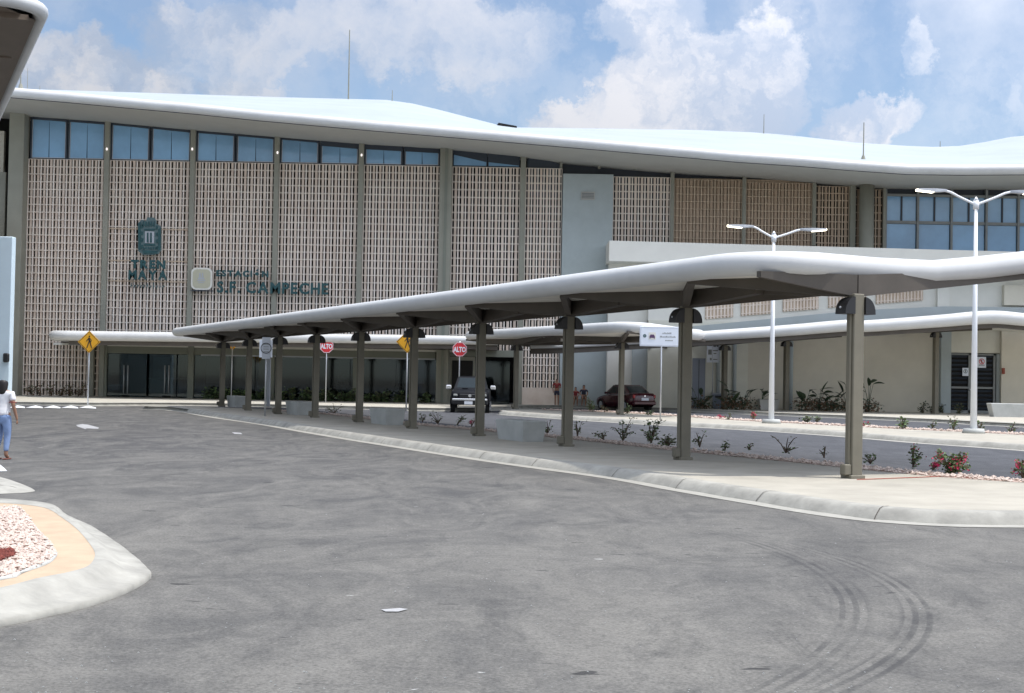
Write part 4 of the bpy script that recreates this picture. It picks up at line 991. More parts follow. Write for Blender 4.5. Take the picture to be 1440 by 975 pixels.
st = thing('station_name_sign', 'teal letters ESTACIÓN S.F. CAMPECHE beside a rounded beige plaque', 'sign')
def rr_poly(x0, y0, x1, y1, rc, Y):
    a, b = P(x0, y1, Y), P(x1, y0, Y); rc = rc*Y/F_PX; o = []
    for cx_, cz_, a0 in ((b.x-rc, b.z-rc, 0), (a.x+rc, b.z-rc, 90), (a.x+rc, a.z+rc, 180), (b.x-rc, a.z+rc, 270)):
        for i in range(6): o.append((cx_+rc*math.cos(R(a0+18*i)), cz_+rc*math.sin(R(a0+18*i))))
    return o
MB().ex(rr_poly(268.5,377,298.5,407.5,7,YS), YS-.02, YS+.15).obj('plaque_border', 'whitew', st); MB().ex(rr_poly(270.8,379.3,296.3,405.2,6,YS), YS-.035, YS-.015).obj('plaque', 'sigbeige', st)
mb = MB()
for (x, y, w, h) in ((280.2,384,2.4,6),(283.8,384,2.4,6),(278.6,390.5,9.2,2.6),(277.2,394,12,1.6),(279,396.8,8,1.2)): mb.ex([pe(x+.4,y), pe(x+w-.4,y), pe(x+w,y+h), pe(x,y+h)], YS-.05, YS-.034)
mb.obj('plaque_figure', 'lampgrey', st)
MB().box(P(268,409,YS).x, P(300,409,YS).x, YS, YS+.1, P(280,409.6,YS).z, P(280,408.4,YS).z).obj('support_rail', 'dframe', st)
px_text(st, 'ESTACIÓN', 304, 377.5, 388.2, 380.0, 'teal', off=.016)
sx, sz = px_text(st, 'S.F. CAMPECHE', 305, 461.5, 411, 395.4, 'teal', off=.02)

# ---------------------------------------------------------------- traffic signs
def sign_post(bx, by, top_y, label, cat, build, zb=.15, r=.032, rz=0.0, name='traffic_sign', group=None, mat='galv'):
    b = G(bx, by, zb); t = thing(name, label, cat, tuple(b), rz, group); tx = bx+(by-top_y)*.0185+0
    zt = P(tx, top_y, b.y).z-zb
    MB().cyl((0,0,0), (0,0,zt), r, n=8).obj('post', mat, t, True)
    build(t, b.y/F_PX, lambda y: P(tx, y, b.y).z-zb); return t
def poly_plate(n, r, rot=0): return [(r*math.cos(R(rot+360*i/n)), r*math.sin(R(rot+360*i/n))) for i in range(n)]
def walker(sc):
    s = []
    s.append([(-.02,.42),(.07,.42),(.09,.50),(.03,.56),(-.04,.52)])
    s.append([(-.05,.36),(.06,.38),(.13,.05),(-.03,.02),(-.06,.15)])
    s.append([(-.03,.05),(.05,.02),(-.06,-.28),(-.14,-.56),(-.22,-.56),(-.14,-.28)])
    s.append([(.02,.06),(.13,.06),(.20,-.25),(.30,-.52),(.22,-.56),(.12,-.28)])
    s.append([(-.04,.36),(-.01,.28),(-.14,.12),(-.24,.02),(-.27,.06),(-.18,.18)]); s.append([(.04,.37),(.09,.34),(.24,.16),(.19,-.02),(.14,0),(.18,.16)])
    return [[(x*sc, z*sc) for x, z in q] for q in s]
def diamond(cy_px, hp):
    def f(t, m_, Z):
        zc = Z(cy_px); r = hp*m_
        MB().ex([(x, z+zc) for x, z in poly_plate(4, r)], -.06, -.04).obj('plate', 'yellow', t)
        k = MB(); q0, q1 = poly_plate(4, r*.93), poly_plate(4, r*.88)
        for i in range(4): j = (i+1) % 4; k.ex([(q0[i][0], q0[i][1]+zc), (q0[j][0], q0[j][1]+zc), (q1[j][0], q1[j][1]+zc), (q1[i][0], q1[i][1]+zc)], -.064, -.059)
        k.obj('border', 'ink', t)
        k = MB()
        for q in walker(r): k.ex([(x, z+zc) for x, z in q], -.072, -.060)
        k.obj('walking_figure', 'ink', t)
    return f
sign_post(123.5, 569.5, 470, 'yellow diamond pedestrian sign on a thin post before the glass entrance at left', 'traffic sign', diamond(481, 15.8), group='yellow diamond pedestrian signs')
sign_post(571, 578.5, 470, 'yellow diamond pedestrian sign half hidden behind the sixth canopy column', 'traffic sign', diamond(481, 15.8), group='yellow diamond pedestrian signs')
def stop(cy_px, hp, half=False):
    def f(t, m_, Z):
        zc = Z(cy_px); r = hp*m_*1.06
        MB().ex([(x, z+zc) for x, z in poly_plate(8, r, 22.5)], -.06, -.04).obj('plate', 'red', t)
        k = MB(); q0, q1 = poly_plate(8, r*.97, 22.5), poly_plate(8, r*.91, 22.5)
        for i in range(8): j = (i+1) % 8; k.ex([(q0[i][0], q0[i][1]+zc), (q0[j][0], q0[j][1]+zc), (q1[j][0], q1[j][1]+zc), (q1[i][0], q1[i][1]+zc)], -.064, -.059)
        k.obj('border', 'signwhite', t)
        me = textmesh('ALTO', 1, .004, .04, 1, 'CENTER'); w = max(v.co.x for v in me.vertices)-min(v.co.x for v in me.vertices)
        for v in me.vertices: v.co.x *= 1.62*r/w; v.co.z *= r*.66/.73
        me.materials.clear(); me.materials.append(MT['signwhite']); inst('lettering', me, t, (0, -.068, zc-r*.33))
    return f
sign_post(457.8, 566.5, 478, 'red ALTO stop sign between the canopy columns, middle of the three', 'traffic sign', stop(487, 9.6), group='red octagonal stop signs')
sign_post(645, 572, 480, 'red ALTO stop sign behind the black pickup, rightmost of the three', 'traffic sign', stop(491.5, 10.2), group='red octagonal stop signs')
t_ = sign_post(322, 559.5, 478, 'red ALTO stop sign half hidden by the farthest canopy column', 'traffic sign', stop(487, 9.2), group='red octagonal stop signs')
def yel(t, m_, Z):
    zc = Z(483); MB().ex([(x, z+zc) for x, z in poly_plate(4, 9.5*m_)], .06, .08).obj('plate', 'yellow', t)
sign_post(325, 563, 474, 'yellow diamond sign seen from behind the left stop sign', 'traffic sign', yel, group='yellow diamond pedestrian signs')
def ringed(c, rr, rw, mat, par, Y0, nm='ring', n=24):
    mb = MB()
    for i in range(n):
        a0, a1 = 2*math.pi*i/n, 2*math.pi*(i+1)/n
        mb.ex([(c[0]+r*math.cos(a), c[1]+r*math.sin(a)) for a, r in ((a0, rr), (a1, rr), (a1, rr-rw), (a0, rr-rw))], Y0, Y0+.006)
    return mb.obj(nm, mat, par)
def parkE(t, m_, Z):
    z0, z1 = Z(508), Z(486); w = 7.2*m_; zc = Z(495.5)
    MB().ex([(-w, z0), (w, z0), (w, z1), (-w, z1)], -.05, -.03).obj('plate', 'signwhite', t)
    ringed((0, zc), 6.3*m_, 1.1*m_, 'violet', t, -.058)
    textpart('lettering', 'E', 9.5*m_, 'violet', t, (0, -.056, zc-3.4*m_), .003, .01, 1, 'CENTER')
    MB().beam((-4.4*m_, -.06, zc+4.8*m_), (4.6*m_, -.06, zc-3.8*m_), .01, 1.0*m_).obj('slash', 'violet', t)
sign_post(757.3, 567.5, 486, 'white parking sign with circled E hanging between the fourth canopy columns', 'traffic sign', parkE)
def white2(t, m_, Z):
    z0, z1, zc = Z(505), Z(476), Z(490)
    MB().bevbox(-9.5*m_, 9.0*m_, -.07, -.05, Z(503), Z(478.5), .01).obj('plate', 'signwhite', t)
    MB().box(-5.5*m_, 6.0*m_, -.10, -.08, z0, Z(474.5)).obj('front_plate', 'lampgrey', t)
    ringed((.2*m_, zc), 7.6*m_, 1.0*m_, 'ink', t, -.112); 
    mb = MB()
    for i in range(4): mb.box(-3.4*m_, 3.8*m_, -.108, -.101, Z(485+i*3.4), Z(484+i*3.4))
    mb.obj('print', 'gframe', t)
sign_post(372.5, 585.5, 476, 'white square sign with black ringed grey plate on a grey post under the long canopy', 'traffic sign', white2, r=.03)
t = thing('grey_post', 'wide pale grey steel post behind the white square sign', 'post', tuple(G(377, 572, .15))); pz = P(378, 504, t.location.y).z-.15
MB().bevbox(-.085,.085,-.07,.07,0,pz,.02).obj('post', 'lampgrey', t)
def board(t, m_, Z):
    x0, x1 = -31*m_, 33*m_; z0, z1 = Z(487.5), Z(459.5)
    MB().bevbox(x0, x1, -.07, -.04, z0, z1, .02).obj('plate', 'signwhite', t)
    k = MB(); e = .012
    k.box(x0+.04, x1-.04, -.073, -.069, z1-.05, z1-.05+e); k.box(x0+.04, x1-.04, -.073, -.069, z0+.04, z0+.04+e); k.box(x0+.04, x0+.04+e, -.073, -.069, z0+.04, z1-.05); k.obj('border', 'lampgrey', t)
    zc = Z(473); ringed((x0+7*m_, zc), 2.5*m_, 2.2*m_, 'tealside', t, -.078, 'emblem', 12)
    k = MB(); cx_ = x0+17.5*m_; k.box(cx_-5*m_, cx_+5*m_, -.076, -.069, zc-5*m_, zc+5*m_); k.obj('pictogram_field', 'whitew', t)
    k = MB(); k.ex([(cx_-3.8*m_, zc-.6*m_), (cx_-2.3*m_, zc+2*m_), (cx_+2.3*m_, zc+2*m_), (cx_+3.8*m_, zc-.6*m_), (cx_+3.8*m_, zc-2.6*m_), (cx_-3.8*m_, zc-2.6*m_)], -.082, -.076)
    k.box(cx_-3.6*m_, cx_-2.4*m_, -.082, -.076, zc-3.6*m_, zc-2.5*m_).box(cx_+2.4*m_, cx_+3.6*m_, -.082, -.076, zc-3.6*m_, zc-2.5*m_); k.obj('car_pictogram', 'violet', t)
    r = random.Random(2); k = MB()
    for row, (a, b) in enumerate(((32, 44), (28.5, 50), (36, 46))):
        x = a
        while x < b:
            w = r.uniform(.6, 1.1); y = 469-row*-5; h = r.choice((1.5, 1.5, 2.2)); k.box(x0+x*m_, x0+(x+w)*m_, -.074, -.0695, Z(y+.8), Z(y+.8-h)); x += w+.5
    k.obj('print', 'gframe', t)
sign_post(928.5, 591, 461, 'wide white information board with car pictogram beside the second canopy column', 'sign', board, name='information_board')
def small_board(t, m_, Z):
    x0, x1 = -9*m_, 8.5*m_; z0, z1 = Z(510), Z(480); MB().box(x0, x1, -.06, -.03, z0, z1).obj('plate', 'signwhite', t)
    k = MB()
    for (a, b, c, d) in ((-7,-2,484.5,487),(0,3.5,483.5,488),(5,7,484,488),(-7,-2,492,499),(-.5,6.5,492.5,494),(0.5,4.5,496.5,498),(-4.5,-2,503.5,507),(0,6,505,506.3)): k.box(a*m_, b*m_, -.066, -.059, Z(d), Z(c))
    tag(k.obj('print', 'gframe', t), kind='stuff'); MB().box(-1.2*m_, -.8*m_, -.066, -.06, Z(510), Z(480)).obj('divider', 'lampgrey', t)
sign_post(1001.5, 575, 480, 'small white upright information board in front of the cream wing', 'sign', small_board, name='information_board')
# litter bin
b = G(1008.5, 575, .15); t = thing('litter_bin', 'grey blue litter bin beside the small white board', 'bin', tuple(b))
MB().hexa([(-.24,-.2,0),(.24,-.2,0),(.24,.2,0),(-.24,.2,0),(-.30,-.24,.86),(.30,-.24,.86),(.30,.24,.86),(-.30,.24,.86)]).obj('bin_body', 'bin', t)
MB().bevbox(-.32,.32,-.26,.26,.86,.95,.03).obj('lid', 'lampgrey', t); MB().box(-.18,.18,-.255,-.235,.66,.78).obj('opening', 'black', t)
# planters
for (x, w, lb) in ((1071, 14, 'pale square concrete planter behind the smaller street lamp'), (1098, 5, 'small pale planter right of the street lamp pole')):
    b = G(x+9, 576.5, .15); t = thing('planter', lb, 'planter', tuple(b)); h = w*.042
    MB().hexa([(-h*.85,-h*.7,0),(h*.85,-h*.7,0),(h*.85,h*.7,0),(-h*.85,h*.7,0),(-h,-h*.8,.62),(h,-h*.8,.62),(h,h*.8,.62),(-h,h*.8,.62)]).obj('pot', 'cream2', t); MB().box(-h*.9,h*.9,-h*.7,h*.7,.60,.635).obj('soil', 'soil', t)

# ---------------------------------------------------------------- cars
def loft(st, mb, mi=0, capa=True, capb=True):
    k = len(st[0]); o = len(mb.v); mb.v += [tuple(p) for s_ in st for p in s_]
    for i in range(len(st)-1):
        for j in range(k-1): mb.f.append((o+i*k+j, o+i*k+j+1, o+(i+1)*k+j+1, o+(i+1)*k+j)); mb.m.append(mi)
    for c, i in ((capa, 0), (capb, len(st)-1)):
        if c: mb.f.append(tuple(o+i*k+j for j in (range(k) if i == 0 else range(k-1, -1, -1)))); mb.m.append(mi)
def car(name, label, cat, paint_, stations, house, wheels, loc, rz):
    # x forward length, y width; stations: (x, zbot, zmid, zbelt, halfw)
    t = thing(name, label, cat, loc, rz); mb = MB(); st = []
    for (x, zb, zm2, zt, w) in stations:
        half = [(w*.86, zb), (w*.97, zb+.07), (w, zm2), (w*.985, zt-.12), (w*.93, zt-.03), (w*.80, zt), (w*.4, zt+.02)]
        st.append([(x, -a, z) for a, z in half]+[(x, 0, zt+.025)]+[(x, a, z) for a, z in half[::-1]])
    loft(st, mb); body = mb.obj('body', paint_, t, True)
    # greenhouse: rings of (x at belt front/back, roof)
    (xf0, xf1, xr1, xr0, zb, zr, w0, w1) = house
    v = [(xf0,-w0,zb),(xf0,w0,zb),(xr0,w0,zb),(xr0,-w0,zb),(xf1,-w1,zr),(xf1,w1,zr),(xr1,w1,zr),(xr1,-w1,zr)]
    MB().hexa([v[0],v[3],v[2],v[1],v[4],v[7],v[6],v[5]]).obj('cabin', paint_, t)
    MB().bevbox(min(xr1,xf1)+.05, max(xr1,xf1)-.05, -w1+.05, w1-.05, zr-.01, zr+.035, .03).obj('roof', paint_, t)
    def quad(a, b, c, d, nm, i0=.08, i1=.92, j0=.1, j1=.9):
        A_, B_, C_, D_ = [Vector(v[i]) for i in (a, b, c, d)]; n = (B_-A_).cross(D_-A_).normalized(); cen = sum((Vector(q) for q in v), Vector())/8
        if n.dot(A_-cen) < 0: n = -n
        f = lambda u_, w_: (A_*(1-u_)+B_*u_)*(1-w_)+(D_*(1-u_)+C_*u_)*w_ + n*.008
        MB().add([f(i0,j0), f(i1,j0), f(i1,j1), f(i0,j1)], [(0,1,2,3)]).obj(nm, 'carglass', t)
    quad(0,1,5,4,'windscreen'); quad(3,2,6,7,'rear_window'); 
    for a, b, c, d in ((0,3,7,4),(1,2,6,5)): quad(a,b,c,d,'side_window',.10,.46,.12,.86); quad(a,b,c,d,'side_window',.50,.88,.12,.86)
    for (x, y, r) in wheels:
        s = 1 if y > 0 else -1
        w_ = MB().cyl((x,y-s*.11,r),(x,y+s*.10,r), r, n=22).obj('wheel', 'rubber', t, False)
        MB().cyl((x,y+s*.09,r),(x,y+s*.112,r), r*.62, n=16).obj('rim', 'lampgrey', w_)
        k = MB()
        for i in range(5): a = i*2*math.pi/5; k.beam((x, y+s*.118, r), (x+r*.55*math.cos(a), y+s*.118, r+r*.55*math.sin(a)), .02, .07)
        k.obj('spokes', 'galv', w_)
        k = MB(); pts = [(x+(r+.05)*math.cos(R(a)), y+s*.085, r+(r+.05)*math.sin(R(a))) for a in range(-10, 191, 20)]
        k.tube(pts, .035, 6).obj('wheel_arch', paint_ if cat == 'car' else 'black', t, True)
    return t
# red saloon: x+ is the front
p = G(880, 577.5, 0); rzc = math.atan2(U.y, U.x)+R(4)
sed = [(2.12,.30,.42,.62,.58),(2.02,.22,.48,.70,.72),(1.6,.18,.5,.80,.80),(.95,.18,.5,.90,.835),(0,.18,.5,.93,.85),(-.9,.18,.5,.96,.845),(-1.5,.20,.52,1.02,.82),(-1.95,.26,.55,1.02,.77),(-2.08,.32,.58,.97,.70),(-2.12,.40,.6,.84,.62)]
t = car('red_car', 'dark red saloon car parked at the kerb behind the second canopy', 'car', 'carred', sed, (1.05,.35,-.85,-1.62,.92,1.44,.76,.60), [(1.32,.76,.30),(1.32,-.76,.30),(-1.28,.76,.30),(-1.28,-.76,.30)], (p.x+.05, p.y+1.3, 0), rzc)
for s in (-1, 1):
    MB().bevbox(-2.10,-1.98,s*.62-.15,s*.62+.15,.72,.92,.03).obj('tail_light', 'tail', t); MB().bevbox(2.0,2.1,s*.55-.14,s*.55+.14,.52,.64,.03).obj('headlight', 'lampgrey', t)
    MB().bevbox(.62,.78,s*.87-.09,s*.87+.09,.92,1.06,.03).obj('door_mirror', 'carred', t)
    for xd in (.85, -.1): MB().box(xd-.9, xd-.88, s*.848-.004, s*.848+.004, .3, .9).obj('door_gap', 'ink', t)
MB().box(-2.15,-2.12,-.24,.24,.60,.75).obj('number_plate', 'plate', t); MB().bevbox(-2.17,-2.0,-.76,.76,.34,.56,.05).obj('rear_bumper', 'carred', t)
MB().cyl((-2.125,0,.86),(-2.11,0,.86),.05,n=12).obj('boot_badge', 'chrome', t)
# black pickup facing the camera
p = G(661, 580.5, 0); rzp = R(-90)
pk = [(2.45,.50,.62,.90,.80),(2.38,.42,.66,1.02,.90),(1.9,.36,.7,1.10,.95),(.95,.34,.72,1.16,.965),(0,.34,.72,1.18,.97),(-1.0,.34,.72,1.18,.97),(-2.35,.40,.72,1.18,.95),(-2.45,.46,.72,1.14,.92)]
t = car('black_pickup', 'black pickup with chrome bar facing the camera behind the fifth canopy column', 'car', 'carblack', pk, (1.15,.45,-1.1,-1.35,1.16,1.76,.84,.66), [(1.55,.86,.37),(1.55,-.86,.37),(-1.5,.86,.37),(-1.5,-.86,.37)], (p.x, p.y+1.6, 0), rzp)
for s in (-1, 1):
    MB().bevbox(2.40,2.47,s*.70-.11,s*.70+.11,.80,.92,.03).obj('headlight', 'gframe', t); MB().bevbox(.95,1.10,s*1.10-.13,s*1.10+.13,1.14,1.34,.03).obj('door_mirror', 'chrome', t); MB().cyl((2.47,s*.62,.50),(2.50,s*.62,.50),.06,n=10).obj('fog_light', 'chrome', t)
MB().bevbox(2.44,2.50,-.5,.5,.74,.92,.02).obj('grille', 'black', t); MB().bevbox(2.47,2.56,-.85,.85,.60,.70,.02).obj('chrome_bar', 'chrome', t); MB().bevbox(2.40,2.54,-.88,.88,.40,.60,.04).obj('front_bumper', 'black', t)
MB().box(2.555,2.57,-.26,.14,.42,.57).obj('number_plate', 'plate', t); MB().cyl((2.50,0,.84),(2.53,0,.84),.075,n=14).obj('badge', 'chrome', t)
MB().bevbox(1.42,1.55,-.42,-.12,1.16,1.22,.02).obj('bonnet_scoop', 'carblack', t)

# ---------------------------------------------------------------- plants
def leaf_quad(mb, c, s, r, mi=0, up=.4):
    d = Vector((r.uniform(-1,1), r.uniform(-1,1), r.uniform(-.4,1)*up)).normalized(); q = d.cross(Vector((r.uniform(-1,1), r.uniform(-1,1), r.uniform(-1,1)))).normalized()
    c = Vector(c); n_ = d.cross(q)*s*.15
    mb.add([c, c+d*s*.5+q*s*.3+n_, c+d*s, c+d*s*.5-q*s*.3+n_], [(0,1,2),(0,2,3)], mi)
def shrub_parts(t, h, w, nstem, nleaf, ls, seed, mats=('leaf',), flowers=0, lean=.5, low=.15):
    r = random.Random(seed); st = MB(); lf = MB(); fl = MB(); tips = []; bias = r.uniform(0, 6.28)
    for i in range(nstem):
        a = bias+r.gauss(0, 1.5); d = r.uniform(.1, 1.35)*w; hh = h*r.uniform(.3, 1)
        pts = [Vector((0,0,0)), Vector((math.cos(a)*d*.3, math.sin(a)*d*.3, hh*.45)), Vector((math.cos(a)*d*.7, math.sin(a)*d*.7, hh*.8)), Vector((math.cos(a)*d, math.sin(a)*d, hh*r.uniform(.85, 1)))]
        st.tube(pts, [.016,.013,.010,.006], 5); tips.append(pts)
    for i in range(nleaf):
        pts = r.choice(tips); u_ = r.uniform(low, 1)*2.99; k = int(u_); p = pts[k].lerp(pts[k+1], u_-k); s = ls*r.uniform(.6, 1.3)
        leaf_quad(lf, p+Vector((r.uniform(-1,1), r.uniform(-1,1), r.uniform(-1,1)))*ls*.9, s, r, r.randrange(len(mats)))
    st.obj('stem', 'bark', t, fix=False); tag(lf.obj('foliage', list(mats), t, fix=False), kind='stuff')
    if flowers:
        for i in range(flowers):
            pts = r.choice(tips); p = pts[3]+Vector((r.uniform(-1,1)*w*.35, r.uniform(-1,1)*w*.35, r.uniform(-.25,.06)*h))
            for k in range(2): leaf_quad(fl, p+Vector((r.uniform(-.03,.03), r.uniform(-.03,.03), r.uniform(-.03,.03))), .05, r, 0, 1)
        tag(fl.obj('flowers', 'flower', t, fix=False), kind='stuff')
def shrub(x, y, hp, wp, nstem, nleaf, ls, seed, label, z=.16, cat='plant', name='shrub', mats=('leaf',), flowers=0, group='sparse shrubs in the gravel strips'):
    b = G(x, y, z); k = b.y/F_PX; t = thing(name, label, cat, tuple(b), group=group); shrub_parts(t, hp*k, wp*k, nstem+1, int(nleaf*(.75 if flowers > 100 else .6)), ls*.92, seed, mats, int(flowers*.8)); return t
SH = [ # x, y, height px, half width px, stems, leaves, leaf size, flowers, label
 (1338,667,34,17,11,900,.085,120,'leafy bougainvillea with magenta flowers right of the nearest column'),
 (1312,661,14,7,3,40,.06,60,'low cluster of magenta flowers left of the bougainvillea'),
 (1439,674,26,12,8,260,.08,70,'green shrub with pink flowers at the right frame edge'),
 (1284,657,38,12,5,170,.08,12,'tall loose green shrub between the nearest column and the bougainvillea'),
 (1224,652,17,10,4,60,.08,0,'small green sprig just right of the nearest column'),
 (1159,644,18,10,3,26,.07,0,'thin bare twig with few leaves left of the nearest column'),
 (1105,637,26,18,5,40,.07,0,'spindly wide twigs with small leaves between the two nearest columns'),
 (1053,633,18,8,3,26,.07,0,'thin upright twig right of the round sprig'),
 (1020,632,11,6,4,50,.09,0,'low round green sprig near the second column'),
 (984,629,22,12,4,60,.08,0,'thin shrub just right of the second column'),
 (940,627,15,12,6,170,.09,0,'low leafy green shrub just left of the second column'),
 (916,623,36,22,7,330,.09,0,'wide leafy green shrub left of the second column'),
 (876,620,40,14,6,200,.08,0,'tall loose twiggy shrub with leaves between second and third columns'),
 (848,619,14,14,5,110,.07,0,'low green shrub between second and third columns'),
 (812,614,26,10,4,60,.08,0,'thin twig just right of the third column'),
 (770,610,24,10,4,40,.08,0,'twiggy shrub behind the nearest bench'),
 (663,600,11,6,3,30,.08,60,'red flowered low plant just left of the fifth column'),
 (643,598,18,11,4,60,.10,0,'olive leaved shrub under the pickup front'),
 (616,596,20,14,5,70,.08,0,'sparse shrub between the fifth and sixth columns'),
 (594,594,16,9,4,60,.08,0,'small sparse shrub just right of the sixth column'),
 (548,590,14,9,4,50,.08,0,'small shrub above the second bench'),
 (470,582,14,14,5,90,.09,0,'low dark shrub right of the seventh column'),
 (432,579,8,6,3,30,.08,0,'very small shrub right of the third bench')]
for i, (x, y, h, w, ns, nl, ls, fl, lb) in enumerate(SH): shrub(x, y, h, w, ns, nl, ls, 20+i, lb, flowers=fl, mats=('leaf','oleaf'), name='flowering_shrub' if fl > 20 else 'shrub')
for i, (x, y, h, w, ns, nl, ls, fl, lb) in enumerate([
 (1059,591.5,13,7,4,60,.12,90,'red flowered plant left of the smaller street lamp'),(1017,589,5,7,3,20,.1,50,'very low red plant on the second pavement'),(1134,594,8,14,6,130,.12,0,'low green clump behind the nearest column gap, left part'),(1149,594,14,5,3,60,.12,0,'small upright green sprig right of the low clump'),
 (1217,600,8,8,4,40,.12,20,'small plant with red flowers right of the nearest column on the second pavement'),(1269,603,20,9,6,150,.13,0,'bushy green shrub on the second pavement, right of the nearest column'),(1311,604,14,5,3,40,.12,0,'thin green sprig between bushy shrub and tall lamp'),(1341,606,20,7,5,90,.12,0,'green shrub left of the tall lamp base'),
 (1378,607,20,9,5,70,.14,0,'leaning green shrub right of the tall lamp base'),(1421,609,16,13,5,40,.10,0,'bare twiggy shrub at the right edge of the second pavement'),(1025,590,9,6,4,30,.1,0,'tiny sprig right of the white board post'),(833,579,22,10,6,170,.14,0,'green shrub left of the red car'),(850,580,12,8,5,90,.12,0,'brownish low shrub beside the front wheel of the red car'),
 (882,582,14,8,5,110,.13,0,'green shrub beside the column in front of the red car'),(911,584,9,7,4,60,.12,0,'low green plant under the rear of the red car')]):
    shrub(x, y, h, w, ns, nl, ls, 60+i, lb, flowers=fl, mats=('leaf','oleaf') if 'brown' not in lb else ('dry','oleaf'), group='small plants on the second pavement')
# large leaved plants along the right wall
def paddle(L_, w, bend, r):
    mb = MB(); n = 4; vs = []
    for i in range(n+1):
        u_ = i/n; x = L_*u_; z = bend*u_*u_; ww = w*math.sin(math.pi*(.08+.9*u_))**.8
        vs += [(x, -ww, z+ww*.35), (x, 0, z), (x, ww, z+ww*.35)]
    fs = []
    for i in range(n): a = i*3; fs += [(a,a+3,a+4,a+1), (a+1,a+4,a+5,a+2)]
    return mb.add(vs, fs)
LEAVES = [paddle(.62, .13, -.18, None).mesh('leaf', 'dleaf', True), paddle(.75, .15, -.05, None).mesh('leaf', 'dleaf', True), paddle(.5, .12, -.3, None).mesh('leaf', 'dleaf', True)]
rw = random.Random(12)
big = [(985,576,30,'left end of the row, in front of the grey door'),(1027,576.5,44,'right of the litter bin'),(1046,577,36,'left of the pale planter'),(1072,568,18,'inside the pale planter'),(1133,578,38,'first right of the lamp pole'),(1152,578.5,44,'second right of the lamp pole, with tall drooping leaf'),(1172,579,32,'middle of the right half of the row'),(1192,579.5,52,'just left of the nearest column, tall leaves'),(1222,580,58,'just right of the nearest column, one tall leaf')]
for (x, y, hp, lb) in big:
    b = G(x, 577.5, .15); b.y = 82.6; b = P(x, 545, 82.6); b = Vector((b.x, 82.6, .15 if hp != 18 else .77)); t = thing('paddle_leaf_plant', 'dark paddle leaved plant '+lb, 'plant', tuple(b), group='paddle leaved plants along the cream wall'); k = .0413
    n = 7 if hp > 20 else 5; top = hp*k*.72
    for i in range(n):
        a = rw.uniform(0, 6.28); hh = top*(rw.uniform(.35, 1) if i else 1.0); dx = rw.uniform(.08, .45)*math.cos(a); dy = rw.uniform(.05, .25)*math.sin(a)
        MB().tube([(0,0,0), (dx*.4,dy*.4,hh*.6), (dx,dy,hh)], [.02,.015,.01], 5).obj('stem', 'dleaf', t, fix=False)
        lf = inst('leaf', rw.choice(LEAVES), t, (dx, dy, hh-.02), (rw.uniform(-.6,.6), -rw.uniform(.1, 1.2), math.atan2(dy, dx)+rw.uniform(-.4,.4)))
    if hp > 20:
        r = random.Random(int(x)); mb = MB()
        for q in range(260): leaf_quad(mb, (r.gauss(0,.34), r.gauss(0,.18), abs(r.gauss(.28,.2))), .16, r, r.randrange(2), .8)
        tag(mb.obj('undergrowth', ['dleaf','dry'], t, fix=False), kind='stuff')
# plants behind and before the lobby glass, and by the left screen
ORD = ['first','second','third','fourth','fifth','sixth','seventh','eighth','ninth','tenth','eleventh','twelfth','thirteenth','fourteenth','fifteenth','sixteenth']
def row(x0, x1, n, yb, hp, label, seed, Y, mats, ls=.16, nl=130, group=None, name='low_plant', sp=9):
    r = random.Random(seed)
    for i in range(n):
        x = x0+(x1-x0)*(i+.5)/n+r.uniform(-2, 2); b = P(x, yb, Y); b.z = .155; k = Y/F_PX
        t = thing(name, label[0] % ORD[i], 'plant', tuple(b), group=group); shrub_parts(t, hp*k*r.uniform(.75,1.15), sp*k, 6, nl, ls, seed+i, mats, low=.05)
row(38, 118, 6, 556, 22, ['dry plant at the foot of the left block screen, %s from the corner column'], 300, YF-.9, ('dry','oleaf'), .14, 90, 'dry plants along the left block screen')
row(284, 372, 7, 558, 15, ['low leafy plant before lobby glass, %s right of the glass doors'], 320, YF-.7, ('dleaf','leaf'), .18, 150, 'low plants before the lobby glass')
row(392, 602, 16, 560, 17, ['low leafy plant before lobby glass, %s from ringed sign towards pickup'], 340, YF-.7, ('dleaf','leaf','oleaf'), .18, 150, 'low plants before the lobby glass')
for i, (x, h) in enumerate(((482,36),(493,34),(470,30),(650,26),(560,26))):
    b = P(x, 560, YF+.9); b.z = .2; t = thing('indoor_plant', 'dark indoor plant behind the lobby glass, '+('tallest, just right of the middle stop sign','second tallest, beside the tallest','just right of the middle stop sign post','behind the pickup','left of the right diamond sign')[i], 'plant', tuple(b), group='indoor plants behind the glass'); shrub_parts(t, h*.0435, .45, 5, 60, .26, 400+i, ('dleaf',), low=.4)
for i, x in enumerate((1298,1310,1326,1350)):
    b = P(x, 560, 83.2); b.z = .155; t = thing('low_plant', ('small plant left of the right canopy column', 'small plant beside the right canopy column', 'small plant right of the right canopy column', 'sparse plant before the louvred door')[i], 'plant', tuple(b)); shrub_parts(t, .62, .3, 5, 90, .14, 430+i, ('oleaf','dleaf'), low=.1)

